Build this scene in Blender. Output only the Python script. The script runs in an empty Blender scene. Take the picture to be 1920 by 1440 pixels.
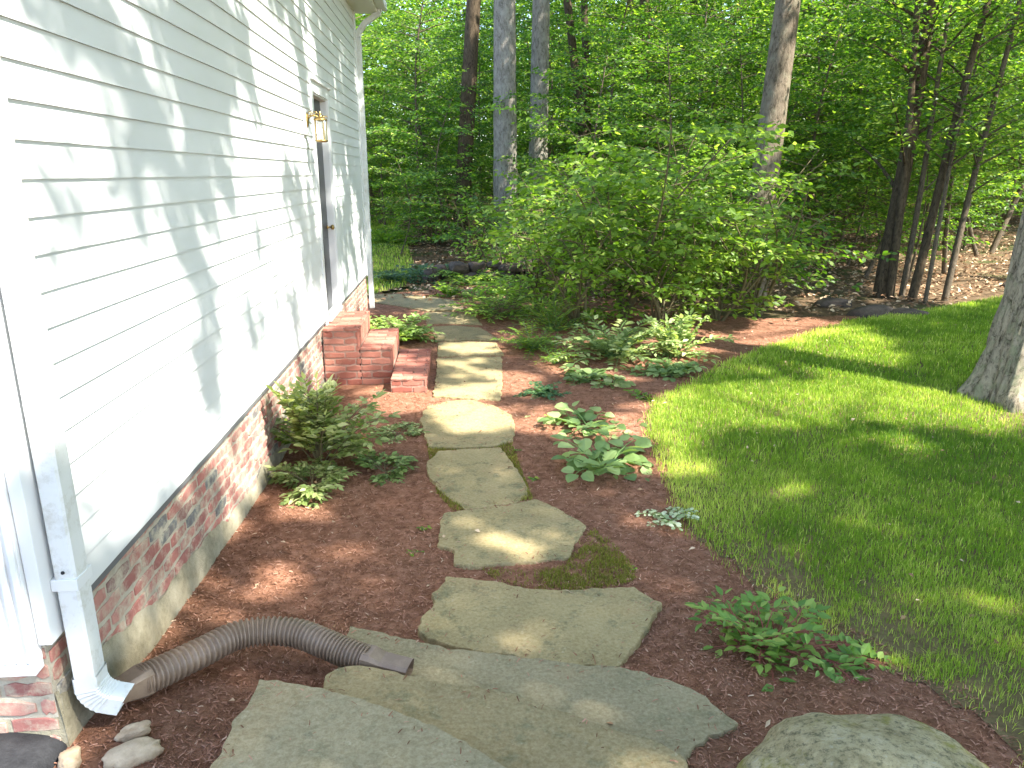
import bpy, math, time
import numpy as np
from mathutils import Vector
T0 = time.time()
sc = bpy.context.scene
COL = sc.collection
PI = math.pi

# ------------------------------------------------------------------ camera
FPX, CX, CY = 1400., 960., 720.
PITCH = math.atan(395 / FPX); YAW = math.radians(4.13); EYE = np.array([0., 0., 2.0])
cam = bpy.data.cameras.new('camera'); camo = bpy.data.objects.new('camera', cam); COL.objects.link(camo)
camo.location = EYE
camo.rotation_euler = (PI / 2 - PITCH, 0, -YAW)
cam.sensor_width = 36; cam.lens = 36 * FPX / 1920; cam.clip_start = .05; cam.clip_end = 600
sc.camera = camo
FW = np.array([math.sin(YAW) * math.cos(PITCH), math.cos(YAW) * math.cos(PITCH), -math.sin(PITCH)])
RT = np.array([math.cos(YAW), -math.sin(YAW), 0.]); UP = np.cross(RT, FW)
def ray(x, y): return FW + RT * (x - CX) / FPX - UP * (y - CY) / FPX
def gnd(x, y, z=0.):
    r = ray(x, y); return EYE + r * (z - EYE[2]) / r[2]
def proj(P):
    d = np.asarray(P) - EYE; w = d @ FW
    return CX + FPX * (d @ RT) / w, CY - FPX * (d @ UP) / w

# ------------------------------------------------------------------ sky, sun, exposure
SUN_EL = math.radians(50)
SA = np.array([.83, -.557]); SA /= np.hypot(*SA)
SUN = np.array([SA[0] * math.cos(SUN_EL), SA[1] * math.cos(SUN_EL), math.sin(SUN_EL)])
w = bpy.data.worlds.new('World'); sc.world = w; w.use_nodes = True
nt = w.node_tree; bg = nt.nodes['Background']
sky = nt.nodes.new('ShaderNodeTexSky'); sky.sky_type = 'NISHITA'; sky.sun_disc = False
sky.sun_elevation = SUN_EL; sky.sun_rotation = math.atan2(SA[0], SA[1])
nt.links.new(sky.outputs[0], bg.inputs[0]); bg.inputs[1].default_value = .15
sl = bpy.data.lights.new('sun', 'SUN'); sl.energy = 3.8; sl.angle = math.radians(.7); sl.color = (1, .96, .87)
so = bpy.data.objects.new('sun', sl); COL.objects.link(so)
so.rotation_euler = Vector(SUN).to_track_quat('Z', 'Y').to_euler(); so.location = (20, -10, 30)
sc.view_settings.view_transform = 'Standard'; sc.view_settings.look = 'None'
sc.view_settings.exposure = 2.36; sc.view_settings.gamma = 1
sc.cycles.max_bounces = 8; sc.cycles.diffuse_bounces = 5; sc.cycles.transmission_bounces = 5
sc.cycles.sample_clamp_indirect = 8

# ------------------------------------------------------------------ noise and terrain
def vnoise(x, y, seed=0):
    x = np.asarray(x, float); y = np.asarray(y, float)
    xi = np.floor(x).astype(np.int64); yi = np.floor(y).astype(np.int64)
    fx = x - xi; fy = y - yi; fx = fx * fx * (3 - 2 * fx); fy = fy * fy * (3 - 2 * fy)
    def h(a, b):
        n = (a * 374761393 + b * 668265263 + seed * 974634777) & 0xffffffff
        n = ((n ^ (n >> 13)) * 1274126177) & 0xffffffff
        return ((n ^ (n >> 16)) & 0xffff) / 65535.
    return (h(xi, yi) * (1 - fx) + h(xi + 1, yi) * fx) * (1 - fy) + (h(xi, yi + 1) * (1 - fx) + h(xi + 1, yi + 1) * fx) * fy
def fbm(x, y, seed=0, o=4):
    s = 0; a = .5; n = 0
    for k in range(o):
        s = s + a * vnoise(x * 2 ** k, y * 2 ** k, seed + k * 17); n += a; a *= .55
    return s / n
def sstep(a, b, t):
    t = np.clip((t - a) / (b - a), 0, 1); return t * t * (3 - 2 * t)
def terr(x, y):
    x = np.asarray(x, float); y = np.asarray(y, float)
    z = .085 * sstep(2.95, 2.1, y)
    z = z + .09 * sstep(-.55, -1.2, x) * sstep(4.6, 2.2, y) * sstep(-3, -1.4, x)
    z = z + .022 * (fbm(x * 1.6, y * 1.6, 3) - .5) * 2
    z = z + .35 * sstep(13, 30, y) * (.4 + fbm(x * .15, y * .15, 9)) + .9 * sstep(30, 60, y)
    return z

# ------------------------------------------------------------------ mesh helpers
class MB:
    """collects vertices and faces; build() links them as ONE mesh object"""
    def __init__(s): s.V = []; s.F = []; s.A = []; s.n = 0
    def add(s, V, F, a=0.):
        V = np.asarray(V, float).reshape(-1, 3); F = np.asarray(F, np.int64)
        if len(V) == 0 or len(F) == 0: return s
        s.V.append(V); s.F.append(F + s.n); s.n += len(V)
        a = np.asarray(a, float)
        s.A.append(np.full(len(F), float(a)) if a.ndim == 0 else a); return s
    def box(s, lo, hi, a=0.):
        x0, y0, z0 = lo; x1, y1, z1 = hi
        V = [(x0, y0, z0), (x1, y0, z0), (x1, y1, z0), (x0, y1, z0), (x0, y0, z1), (x1, y0, z1), (x1, y1, z1), (x0, y1, z1)]
        return s.add(V, [(0, 3, 2, 1), (4, 5, 6, 7), (0, 1, 5, 4), (1, 2, 6, 5), (2, 3, 7, 6), (3, 0, 4, 7)], a)
    def build(s, name, mat, parent=None, smooth=False, bevel=0):
        me = bpy.data.meshes.new(name)
        V = np.concatenate(s.V)
        rp = parent
        while rp is not None and '_o' not in rp: rp = rp.parent
        if rp is not None: V = V - np.array(rp['_o'])
        me.vertices.add(len(V)); me.vertices.foreach_set('co', V.ravel())
        idx = np.concatenate([f.ravel() for f in s.F]); tot = np.concatenate([np.full(len(f), f.shape[1]) for f in s.F])
        me.loops.add(len(idx)); me.loops.foreach_set('vertex_index', idx.astype(np.int32))
        me.polygons.add(len(tot)); st = np.concatenate([[0], np.cumsum(tot)[:-1]])
        me.polygons.foreach_set('loop_start', st.astype(np.int32))
        me.polygons.foreach_set('use_smooth', np.full(len(tot), smooth))
        at = me.attributes.new('v', 'FLOAT', 'FACE'); at.data.foreach_set('value', np.concatenate(s.A).astype(np.float32))
        me.materials.append(mat); me.update(calc_edges=True); me.validate()
        o = bpy.data.objects.new(name, me); COL.objects.link(o)
        if parent is not None: o.parent = parent
        if bevel:
            m = o.modifiers.new('bevel', 'BEVEL'); m.width = bevel; m.segments = 2; m.limit_method = 'ANGLE'
        return o
def tag(o, label=None, cat=None, group=None, kind=None):
    if label: o['label'] = label
    if cat: o['category'] = cat
    if group: o['group'] = group
    if kind: o['kind'] = kind
    return o
def thing(name, loc, label, cat, group=None, rz=0.):
    o = bpy.data.objects.new(name, None); COL.objects.link(o); o.location = loc; o.rotation_euler = (0, 0, rz)
    o.empty_display_size = .1
    return tag(o, label, cat, group)
def wthing(name, loc, label, cat, group=None):
    """thing whose parts are given in world coordinates"""
    o = thing(name, loc, label, cat, group); o['_o'] = tuple(float(c) for c in loc); return o
def copy_thing(o, loc, rz, s, label, group=None):
    c = o.copy(); COL.objects.link(c); c.location = loc; c.rotation_euler = (0, 0, rz); c.scale = (s, s, s)
    c['label'] = label
    if group: c['group'] = group
    elif 'group' in c: del c['group']
    for ch in o.children:
        d = ch.copy(); COL.objects.link(d); d.parent = c
    return c
def tube(P, R, seg=8, caps=True, rmod=None):
    P = np.asarray(P, float); n = len(P); R = np.broadcast_to(np.asarray(R, float), (n,))
    T = np.gradient(P, axis=0); T /= np.linalg.norm(T, axis=1)[:, None] + 1e-12
    ref = np.array([0, 0, 1.]) if abs(T[:, 2]).mean() < .8 else np.array([1., 0, 0])
    N = np.cross(T, ref); N /= np.linalg.norm(N, axis=1)[:, None] + 1e-12; B = np.cross(T, N)
    a = np.linspace(0, 2 * PI, seg, endpoint=False)
    r = R[:, None] * (np.ones((n, seg)) if rmod is None else rmod)
    V = P[:, None] + r[..., None] * (np.cos(a)[None, :, None] * N[:, None] + np.sin(a)[None, :, None] * B[:, None])
    i = np.arange(n - 1)[:, None] * seg; j = np.arange(seg)[None]; k = (j + 1) % seg
    F = np.stack([i + j, i + k, i + seg + k, i + seg + j], -1).reshape(-1, 4)
    return V.reshape(-1, 3), F
def add_tube(mb, P, R, seg=8, a=0., rmod=None):
    V, F = tube(P, R, seg, rmod=rmod); mb.add(V, F, a); return mb
def lathe(mb, c, prof, seg=16, a=0.):
    c = np.asarray(c, float); n = len(prof); t = np.linspace(0, 2 * PI, seg, endpoint=False)
    V = np.array([[(c[0] + r * math.cos(u), c[1] + r * math.sin(u), c[2] + z) for u in t] for r, z in prof]).reshape(-1, 3)
    i = np.arange(n - 1)[:, None] * seg; j = np.arange(seg)[None]; k = (j + 1) % seg
    return mb.add(V, np.stack([i + j, i + k, i + seg + k, i + seg + j], -1).reshape(-1, 4), a)
def unit(v): v = np.asarray(v, float); return v / (np.linalg.norm(v, axis=-1, keepdims=True) + 1e-12)
def add_leaves(mb, pos, d, nrm, L, W, kind='diamond', a=None, fold=.18, rng=None):
    """a leaf at every pos: d direction of the tip, nrm its upper side"""
    pos = np.asarray(pos, float).reshape(-1, 3); N = len(pos)
    if N == 0: return
    d = unit(np.broadcast_to(d, (N, 3))); nrm = np.broadcast_to(nrm, (N, 3))
    s = unit(np.cross(d, nrm)); u = np.cross(s, d)
    L = np.broadcast_to(np.asarray(L, float), (N,)); W = np.broadcast_to(np.asarray(W, float), (N,))
    if kind == 'diamond': loc = [(0, 0, 0), (.45, -.5, fold), (1, 0, -.08), (.45, .5, fold)]; F = [(0, 1, 2), (0, 2, 3)]
    else:
        if kind == 'round': loc = [(0, 0, 0), (.35, 0, 0), (.72, 0, -.02), (1, 0, -.12), (.12, -.36, .06), (.5, -.5, .1), (.82, -.3, .0), (.12, .36, .06), (.5, .5, .1), (.82, .3, .0)]
        else: loc = [(0, 0, 0), (.3, 0, 0), (.66, 0, -.03), (1, 0, -.16), (.1, -.22, .05), (.4, -.5, .1), (.75, -.27, -.01), (.1, .22, .05), (.4, .5, .1), (.75, .27, -.01)]
        F = [(0, 1, 4), (4, 1, 5), (1, 2, 5), (5, 2, 6), (2, 3, 6), (0, 7, 1), (7, 8, 1), (1, 8, 2), (8, 9, 2), (2, 9, 3)]
    loc = np.array(loc, float); F = np.array(F); m = len(loc)
    V = pos[:, None] + loc[None, :, 0, None] * (d * L[:, None])[:, None] + loc[None, :, 1, None] * (s * W[:, None])[:, None] + loc[None, :, 2, None] * (u * W[:, None])[:, None]
    FF = (np.arange(N)[:, None, None] * m + F[None]).reshape(-1, 3)
    if a is None: a = (rng or np.random).random(N)
    mb.add(V.reshape(-1, 3), FF, np.repeat(np.broadcast_to(a, (N,)), len(F)))
def inpoly(x, y, P):
    r = np.zeros(np.shape(x), bool); n = len(P)
    for i in range(n):
        x0, y0 = P[i][:2]; x1, y1 = P[(i + 1) % n][:2]
        if y0 == y1: continue
        r ^= ((y0 > y) != (y1 > y)) & (x < (x1 - x0) * (y - y0) / (y1 - y0) + x0)
    return r
def dpoly(x, y, P):
    D = np.full(np.shape(x), 1e9); n = len(P)
    for i in range(n):
        a = np.array(P[i][:2]); b = np.array(P[(i + 1) % n][:2]); ab = b - a
        t = np.clip(((x - a[0]) * ab[0] + (y - a[1]) * ab[1]) / (ab @ ab + 1e-12), 0, 1)
        D = np.minimum(D, np.hypot(x - a[0] - t * ab[0], y - a[1] - t * ab[1]))
    return D
def gpoly(px, z=0.): return [tuple(gnd(x, y, z)[:2]) for x, y in px]

# ------------------------------------------------------------------ materials
class NT:
    def __init__(s, name):
        s.m = bpy.data.materials.new(name); s.m.use_nodes = True; s.t = s.m.node_tree
        s.b = s.t.nodes['Principled BSDF']; s.out = s.t.nodes['Material Output']
    def n(s, typ, **k):
        o = s.t.nodes.new('ShaderNode' + typ)
        for a, v in k.items(): setattr(o, a, v)
        return o
    def l(s, a, b): s.t.links.new(a, b)
    def coord(s, scale=(1, 1, 1)):
        c = s.n('TexCoord'); m = s.n('Mapping'); m.inputs['Scale'].default_value = scale
        s.l(c.outputs['Object'], m.inputs[0]); return m.outputs[0]
    def noise(s, sc_, det=5, rough=.6, vec=None, dist=0.):
        o = s.n('TexNoise'); o.inputs['Scale'].default_value = sc_; o.inputs['Detail'].default_value = det
        o.inputs['Roughness'].default_value = rough; o.inputs['Distortion'].default_value = dist
        s.l(vec if vec is not None else s.coord(), o.inputs['Vector']); return o.outputs['Fac']
    def ramp(s, fac, stops):
        r = s.n('ValToRGB'); e = r.color_ramp.elements
        while len(e) < len(stops): e.new(.5)
        for q, (p, c) in zip(e, stops): q.position = p; q.color = (*c, 1) if len(c) == 3 else c
        s.l(fac, r.inputs[0]); return r.outputs[0]
    def mix(s, fac, a, b, mode='MIX'):
        m = s.n('Mix', data_type='RGBA', blend_type=mode)
        for sock, v in ((m.inputs[0], fac), (m.inputs[6], a), (m.inputs[7], b)):
            if isinstance(v, (int, float)): sock.default_value = v
            elif isinstance(v, tuple): sock.default_value = (*v, 1)
            else: s.l(v, sock)
        return m.outputs[2]
    def bump(s, h, st=.3, dist=.01):
        b = s.n('Bump'); b.inputs['Strength'].default_value = st; b.inputs['Distance'].default_value = dist
        s.l(h, b.inputs['Height']); s.l(b.outputs[0], s.b.inputs['Normal'])
    def fin(s, col, rough=.8, spec=.3, metal=0.):
        if isinstance(col, tuple): s.b.inputs['Base Color'].default_value = (*col, 1)
        else: s.l(col, s.b.inputs['Base Color'])
        s.b.inputs['Roughness'].default_value = rough; s.b.inputs['Specular IOR Level'].default_value = spec
        s.b.inputs['Metallic'].default_value = metal; return s.m
    def attr(s, name='v'): a = s.n('Attribute'); a.attribute_name = name; return a.outputs['Fac']
G = lambda v: (v, v, v)
def leafmat(name, c0, c1, c2, trans=1.9, tw=.42, gloss=.4):
    k = NT(name)
    col = k.ramp(k.attr(), [(0, c0), (.55, c1), (1, c2)])
    oi = k.n('ObjectInfo'); hs = k.n('HueSaturation'); mr = k.n('MapRange')
    mr.inputs[3].default_value = .8; mr.inputs[4].default_value = 1.2
    k.l(oi.outputs['Random'], mr.inputs[0]); k.l(mr.outputs[0], hs.inputs['Value']); k.l(col, hs.inputs['Color']); col = hs.outputs[0]
    tr = k.n('BsdfTranslucent'); tc = k.mix(1., col, (trans * 1.0, trans * 1.0, trans * .45), 'MULTIPLY')
    k.l(tc, tr.inputs[0]); k.fin(col, .5, gloss)
    mx = k.n('MixShader'); mx.inputs[0].default_value = tw
    k.l(k.b.outputs[0], mx.inputs[1]); k.l(tr.outputs[0], mx.inputs[2]); k.l(mx.outputs[0], k.out.inputs[0]); return k.m
M = {}
M['wood_leaf'] = leafmat('wood_leaf', (.035, .095, .01), (.09, .19, .018), (.34, .44, .07), tw=.5, gloss=.6)  # palest ramp tone paints leaves catching the sun into the colour
M['canopy'] = leafmat('canopy', (.05, .12, .012), (.08, .18, .018), (.12, .24, .03), tw=.48)
M['shrub_leaf'] = leafmat('shrub_leaf', (.08, .155, .015), (.17, .29, .03), (.4, .5, .11), tw=.42)
M['peony_leaf'] = leafmat('peony_leaf', (.09, .16, .03), (.17, .25, .06), (.34, .42, .15), tw=.3)
M['clump_leaf'] = leafmat('clump_leaf', (.13, .19, .045), (.26, .32, .1), (.52, .54, .28), tw=.35)
M['pale_leaf'] = leafmat('pale_leaf', (.13, .19, .05), (.24, .31, .1), (.44, .48, .22), tw=.3)
M['round_leaf'] = leafmat('round_leaf', (.1, .17, .05), (.18, .26, .085), (.32, .4, .16), tw=.3)
M['point_leaf'] = leafmat('point_leaf', (.08, .17, .03), (.16, .28, .045), (.27, .35, .08), tw=.3, gloss=.5)
M['olive_leaf'] = leafmat('olive_leaf', (.1, .13, .03), (.17, .17, .04), (.2, .12, .05), tw=.3, gloss=.5)
M['yellow_leaf'] = leafmat('yellow_leaf', (.1, .2, .02), (.18, .3, .03), (.3, .4, .05), tw=.4)
M['blue_leaf'] = leafmat('blue_leaf', (.03, .075, .025), (.05, .12, .045), (.1, .18, .08), tw=.25)
M['cream_leaf'] = leafmat('cream_leaf', (.25, .33, .16), (.45, .5, .32), (.6, .62, .45), tw=.25)
M['grass'] = leafmat('grass', (.085, .165, .018), (.215, .32, .035), (.56, .58, .17), tw=.4, gloss=.25)
M['moss'] = leafmat('moss', (.12, .13, .02), (.2, .2, .03), (.3, .27, .07), tw=.2, gloss=.1)
def barkmat(name, c0, c1, sc_=1., lich=None):
    k = NT(name); v = k.coord((sc_ * 11, sc_ * 11, sc_ * 3.6))
    n1 = k.noise(1.6, 9, .78, v, .6); n2 = k.noise(5 * sc_, 6, .75)
    col = k.ramp(n1, [(.38, c0), (.52, c1), (.66, tuple(min(1, c * 1.35) for c in c1))])
    if lich: col = k.mix(k.ramp(n2, [(.5, G(0)), (.62, G(.6))]), col, lich)
    k.bump(n1, .9, .03 / sc_); return k.fin(col, .95, .1)
M['bark_grey'] = barkmat('bark_grey', (.1, .088, .07), (.24, .215, .18), 1, (.3, .29, .24))
M['bark_brown'] = barkmat('bark_brown', (.07, .05, .035), (.16, .12, .09), 1)
M['bark_thin'] = barkmat('bark_thin', (.06, .045, .03), (.13, .1, .07), 2)
M['bark_rough'] = barkmat('bark_rough', (.045, .034, .021), (.32, .265, .19), 1.3, (.24, .25, .14))
M['bark_dark'] = barkmat('bark_dark', (.03, .022, .014), (.09, .066, .042), 1.5)
M['bark_mid'] = barkmat('bark_mid', (.06, .046, .03), (.17, .135, .098), 1, (.22, .2, .14))
M['stem'] = NT('stem').fin((.12, .1, .05), .8, .2)
M['red_stem'] = NT('red_stem').fin((.22, .07, .05), .7, .2)
M['green_stem'] = NT('green_stem').fin((.12, .2, .06), .7, .2)
k = NT('mulch_soil'); n1 = k.noise(14, 9, .75); n2 = k.noise(1.3, 4, .6); n3 = k.noise(90, 4, .7)
c = k.ramp(n1, [(.3, (.1, .048, .028)), (.5, (.3, .145, .09)), (.72, (.44, .24, .165))])
c = k.mix(k.ramp(n2, [(.4, G(0)), (.7, G(.45))]), c, (.14, .08, .05)); c = k.mix(k.ramp(n3, [(.66, G(0)), (.72, G(.5))]), c, (.38, .27, .2))
k.bump(k.mix(.5, n1, n3), .9, .03); M['mulch'] = k.fin(c, 1., .0)
k = NT('mulch_chip'); c = k.ramp(k.attr(), [(0, (.11, .05, .03)), (.5, (.3, .145, .09)), (.96, (.43, .235, .165)), (1, (.55, .4, .28))]); M['chip'] = k.fin(c, .95, .03)
k = NT('forest_soil'); n1 = k.noise(8, 9, .75); n2 = k.noise(.5, 4, .6)
c = k.ramp(n1, [(.3, (.045, .03, .018)), (.5, (.13, .085, .05)), (.75, (.26, .18, .11))])
c = k.mix(k.ramp(n2, [(.52, G(0)), (.62, G(.7))]), c, (.05, .075, .02)); k.bump(n1, .8, .04); M['forest'] = k.fin(c, .95, .1)
k = NT('leaf_litter'); c = k.ramp(k.attr(), [(0, (.14, .07, .035)), (.5, (.34, .2, .11)), (1, (.6, .45, .3))]); M['litter'] = k.fin(c, .8, .2)
k = NT('lawn_soil'); n1 = k.noise(20, 6, .7); c = k.ramp(n1, [(.3, (.1, .07, .035)), (.7, (.19, .145, .07))]); k.bump(n1, .8, .02); M['lawnsoil'] = k.fin(c, .95, .1)
def slabmat(name, c0, c1, stain, moss):
    k = NT(name); n1 = k.noise(3, 8, .65, dist=.3); n2 = k.noise(60, 4, .7); n3 = k.noise(2.2, 3, .5, k.coord((1, 1.3, 1))); n4 = k.noise(7, 8, .75)
    c = k.ramp(n1, [(.3, c0), (.7, c1)]); c = k.mix(k.ramp(n3, [(.56, G(0)), (.68, G(.55))]), c, stain)
    c = k.mix(k.ramp(n4, [(.52, G(0)), (.64, G(.75 * moss))]), c, (.1, .1, .045)); n5 = k.noise(16, 5, .8); c = k.mix(k.ramp(n5, [(.6, G(0)), (.68, G(.5))]), c, (.09, .085, .05)); c = k.mix(k.ramp(n5, [(.3, G(.45)), (.38, G(0))]), c, (.5, .44, .3)); c = k.mix(.22, c, k.ramp(n2, [(.35, (.08, .07, .04)), (.65, (.5, .46, .32))]))
    k.bump(k.mix(.4, n4, n2), .8, .015); return k.fin(c, .88, .2)
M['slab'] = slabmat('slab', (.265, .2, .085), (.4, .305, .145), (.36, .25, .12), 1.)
M['slab_blue'] = slabmat('slab_blue', (.215, .175, .095), (.32, .255, .145), (.34, .24, .12), .5)
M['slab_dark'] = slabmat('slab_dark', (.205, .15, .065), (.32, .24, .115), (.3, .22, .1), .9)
k = NT('boulder_stone'); n1 = k.noise(7, 10, .8); n2 = k.noise(45, 6, .8); n3 = k.noise(5, 6, .7, k.coord((1, 1, 1.2)))
c = k.ramp(n1, [(.32, (.22, .18, .09)), (.5, (.45, .375, .21)), (.7, (.62, .54, .35))]); c = k.mix(k.ramp(n2, [(.38, G(.8)), (.5, G(0))]), c, (.1, .1, .06))
c = k.mix(k.ramp(n2, [(.58, G(0)), (.68, G(.6))]), c, (.5, .48, .4))
c = k.mix(k.ramp(n3, [(.53, G(0)), (.63, G(.85))]), c, (.27, .25, .05)); k.bump(k.mix(.5, n1, n2), 1., .03); M['boulder'] = k.fin(c, .95, .15)
k = NT('field_stone'); n1 = k.noise(9, 9, .75); c = k.ramp(n1, [(.3, (.3, .21, .13)), (.7, (.62, .48, .33))]); k.bump(n1, .8, .01); M['rock'] = k.fin(c, .9, .2)
k = NT('wall_stone'); n1 = k.noise(7, 9, .75); c = k.ramp(n1, [(.3, (.05, .04, .032)), (.7, (.15, .115, .095))]); k.bump(n1, .8, .03); M['wallstone'] = k.fin(c, .95, .1)
k = NT('siding_paint'); n1 = k.noise(1.2, 5, .6, k.coord((1, .6, 2))); n2 = k.noise(30, 6, .7, k.coord((1, .3, 4)))
c = k.ramp(n1, [(.3, (.6, .605, .6)), (.7, (.67, .675, .67))]); c = k.mix(k.ramp(n2, [(.62, G(0)), (.8, G(.3))]), c, (.44, .44, .4)); k.bump(n2, .12, .003); M['siding'] = k.fin(c, .45, .4)
k = NT('white_trim'); n2 = k.noise(6, 8, .75); c = k.mix(k.ramp(n2, [(.6, G(0)), (.75, G(.35))]), (.66, .665, .665), (.45, .44, .38)); M['trim'] = k.fin(c, .4, .4)
M['soffit'] = NT('soffit').fin((.68, .66, .6), .6, .3)
k = NT('dirty_white_metal'); n2 = k.noise(11, 9, .8); n1 = k.noise(3, 4, .6, k.coord((1, 1, 3)))
c = k.mix(k.ramp(n2, [(.5, G(0)), (.66, G(.75))]), (.64, .65, .64), (.42, .4, .34)); c = k.mix(k.ramp(n1, [(.5, G(0)), (.75, G(.4))]), c, (.52, .53, .5)); M['spout'] = k.fin(c, .4, .4)
k = NT('brick_clay'); n1 = k.noise(22, 8, .7); n2 = k.noise(9, 8, .75)
c = k.ramp(k.attr(), [(0, (.13, .135, .135)), (.07, (.16, .155, .15)), (.1, (.27, .115, .1)), (.6, (.36, .15, .125)), (1, (.42, .22, .18))])
c = k.mix(k.ramp(n1, [(.3, G(.5)), (.5, G(0))]), c, (.16, .06, .05)); c = k.mix(k.ramp(n2, [(.46, G(0)), (.62, G(.85))]), c, (.46, .41, .31)); k.bump(n1, .6, .006); M['brick'] = k.fin(c, .9, .15)
k = NT('step_brick'); n1 = k.noise(22, 8, .7); n2 = k.noise(9, 8, .75); n3 = k.noise(5, 8, .8)
c = k.ramp(k.attr(), [(0, (.26, .09, .065)), (1, (.46, .2, .145))]); c = k.mix(k.ramp(n2, [(.55, G(0)), (.7, G(.5))]), c, (.42, .29, .22)); c = k.mix(k.ramp(n3, [(.5, G(0)), (.68, G(.6))]), c, (.12, .075, .05)); k.bump(n1, .6, .006); M['stepbrick'] = k.fin(c, .9, .15)
k = NT('mortar'); n1 = k.noise(12, 8, .75); n2 = k.noise(60, 4, .7); c = k.ramp(n1, [(.3, (.3, .26, .2)), (.7, (.5, .45, .36))]); k.bump(k.mix(.5, n1, n2), .8, .01); M['mortar'] = k.fin(c, .95, .1)
k = NT('step_mortar'); n1 = k.noise(12, 8, .75); c = k.ramp(n1, [(.3, (.24, .13, .1)), (.7, (.42, .28, .22))]); k.bump(n1, .8, .01); M['stepmortar'] = k.fin(c, .95, .1)
k = NT('parging'); n1 = k.noise(5, 9, .75); n2 = k.noise(80, 4, .7); c = k.ramp(n1, [(.3, (.16, .14, .09)), (.5, (.3, .265, .185)), (.75, (.42, .38, .29))]); k.bump(k.mix(.4, n1, n2), .8, .012); M['parge'] = k.fin(c, .95, .1)
k = NT('brown_plastic'); n1 = k.noise(12, 8, .75); c = k.mix(k.ramp(n1, [(.45, G(0)), (.75, G(.6))]), (.2, .135, .09), (.36, .265, .185)); M['pipe'] = k.fin(c, .42, .5)
M['brass'] = NT('brass').fin((.34, .24, .09), .36, .5, 1.)
k = NT('lamp_glass'); k.b.inputs['Transmission Weight'].default_value = .9; M['glass'] = k.fin((.95, .95, .9), .05, .5)
M['door'] = NT('dark_door').fin((.02, .022, .028), .35, .5)
M['sill'] = NT('metal_sill').fin((.4, .41, .4), .4, .5, .3)
k = NT('black_fabric'); n1 = k.noise(9, 6, .7); c = k.ramp(n1, [(.3, (.012, .012, .014)), (.7, (.035, .035, .038))]); k.bump(n1, .6, .02); M['black'] = k.fin(c, .7, .3)
k = NT('roof_shingle'); n1 = k.noise(20, 6, .7); c = k.ramp(n1, [(.3, (.05, .05, .05)), (.7, (.12, .12, .12))]); M['roof'] = k.fin(c, .95, .1)

# ------------------------------------------------------------------ ground sheets
LAWN_PX = [(1335, 700), (1230, 752), (1212, 800), (1240, 870), (1265, 930), (1300, 1000), (1375, 1060), (1440, 1125), (1530, 1170), (1600, 1215), (1690, 1290), (1760, 1335), (1850, 1400), (1960, 1520)]
LAWN = gpoly(LAWN_PX) + [(3.2, .3), (9, .5), (14, 6), (11.5, 13.2)] + gpoly([(1800, 573), (1700, 590), (1600, 603), (1520, 625), (1430, 655)])
BACKLAWN = gpoly([(690, 555), (760, 540), (775, 500), (760, 460), (740, 430), (690, 425)]) + [(-9, 30), (-9, 12.4)]
MULCH = [(-1.6, 1.2), (-1.6, 12.3)] + gpoly([(750, 548), (900, 535), (1150, 560), (1330, 590), (1430, 600), (1600, 590), (1640, 610)]) + [tuple(p) for p in gpoly([(1500, 660), (1380, 760), (1330, 900), (1400, 1020), (1500, 1110), (1640, 1200), (1800, 1310), (2000, 1560)])] + [(4.2, .3), (4.2, -2.2), (-1.6, -2.2)]
def sheet(name, P, s, off, mat, kind='structure'):
    P = np.array(P); x = np.arange(P[:, 0].min() - s, P[:, 0].max() + s, s); y = np.arange(P[:, 1].min() - s, P[:, 1].max() + s, s)
    X, Y = np.meshgrid(x, y, indexing='ij'); nx, ny = X.shape
    I = np.arange(nx * ny).reshape(nx, ny)
    wob = .06 * (fbm(X * 4, Y * 4, 21) - .5); wob2 = .06 * (fbm(X * 4, Y * 4, 22) - .5)
    C = inpoly(X[:-1, :-1] + s / 2 + wob[:-1, :-1], Y[:-1, :-1] + s / 2 + wob2[:-1, :-1], P)
    F = np.stack([I[:-1, :-1], I[1:, :-1], I[1:, 1:], I[:-1, 1:]], -1)[C]
    Z = terr(X, Y) + off; V = np.stack([X, Y, Z], -1).reshape(-1, 3)
    u, inv = np.unique(F, return_inverse=True)
    mb = MB(); mb.add(V[u], inv.reshape(F.shape)); o = mb.build(name, mat, smooth=True); o['kind'] = kind; return o
def ground_sheet():
    mb = MB()
    for (x0, x1, y0, y1, s) in ((-40, 60, -30, 90, .8),):
        x = np.arange(x0, x1 + s, s); y = np.arange(y0, y1 + s, s); X, Y = np.meshgrid(x, y, indexing='ij'); nx, ny = X.shape
        I = np.arange(nx * ny).reshape(nx, ny); F = np.stack([I[:-1, :-1], I[1:, :-1], I[1:, 1:], I[:-1, 1:]], -1).reshape(-1, 4)
        mb.add(np.stack([X, Y, terr(X, Y) - .035 * sstep(15, 12, Y)], -1).reshape(-1, 3), F)
    x = np.array([-400, -40, 61, 400.]); y = np.array([-400, -30, 91, 500.])
    for i in range(3):
        for j in range(3):
            if i == 1 and j == 1: continue
            V = [(x[i], y[j], 1.1 if j else 0), (x[i + 1], y[j], 1.1 if j else 0), (x[i + 1], y[j + 1], 1.1 if j else -.1), (x[i], y[j + 1], 1.1 if j else -.1)]
            V = [(a, b, float(terr(a, b)) - .12) for a, b, _ in V]
            mb.add(V, [(0, 1, 2, 3)])
    o = mb.build('ground', M['forest'], smooth=True); o['kind'] = 'structure'
ground_sheet()
sheet('mulch_bed', MULCH, .045, 0., M['mulch'])
sheet('lawn', LAWN, .06, .006, M['lawnsoil'])
sheet('back_lawn', BACKLAWN, .15, .012, M['lawnsoil'])
print('ground', time.time() - T0)

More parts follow.
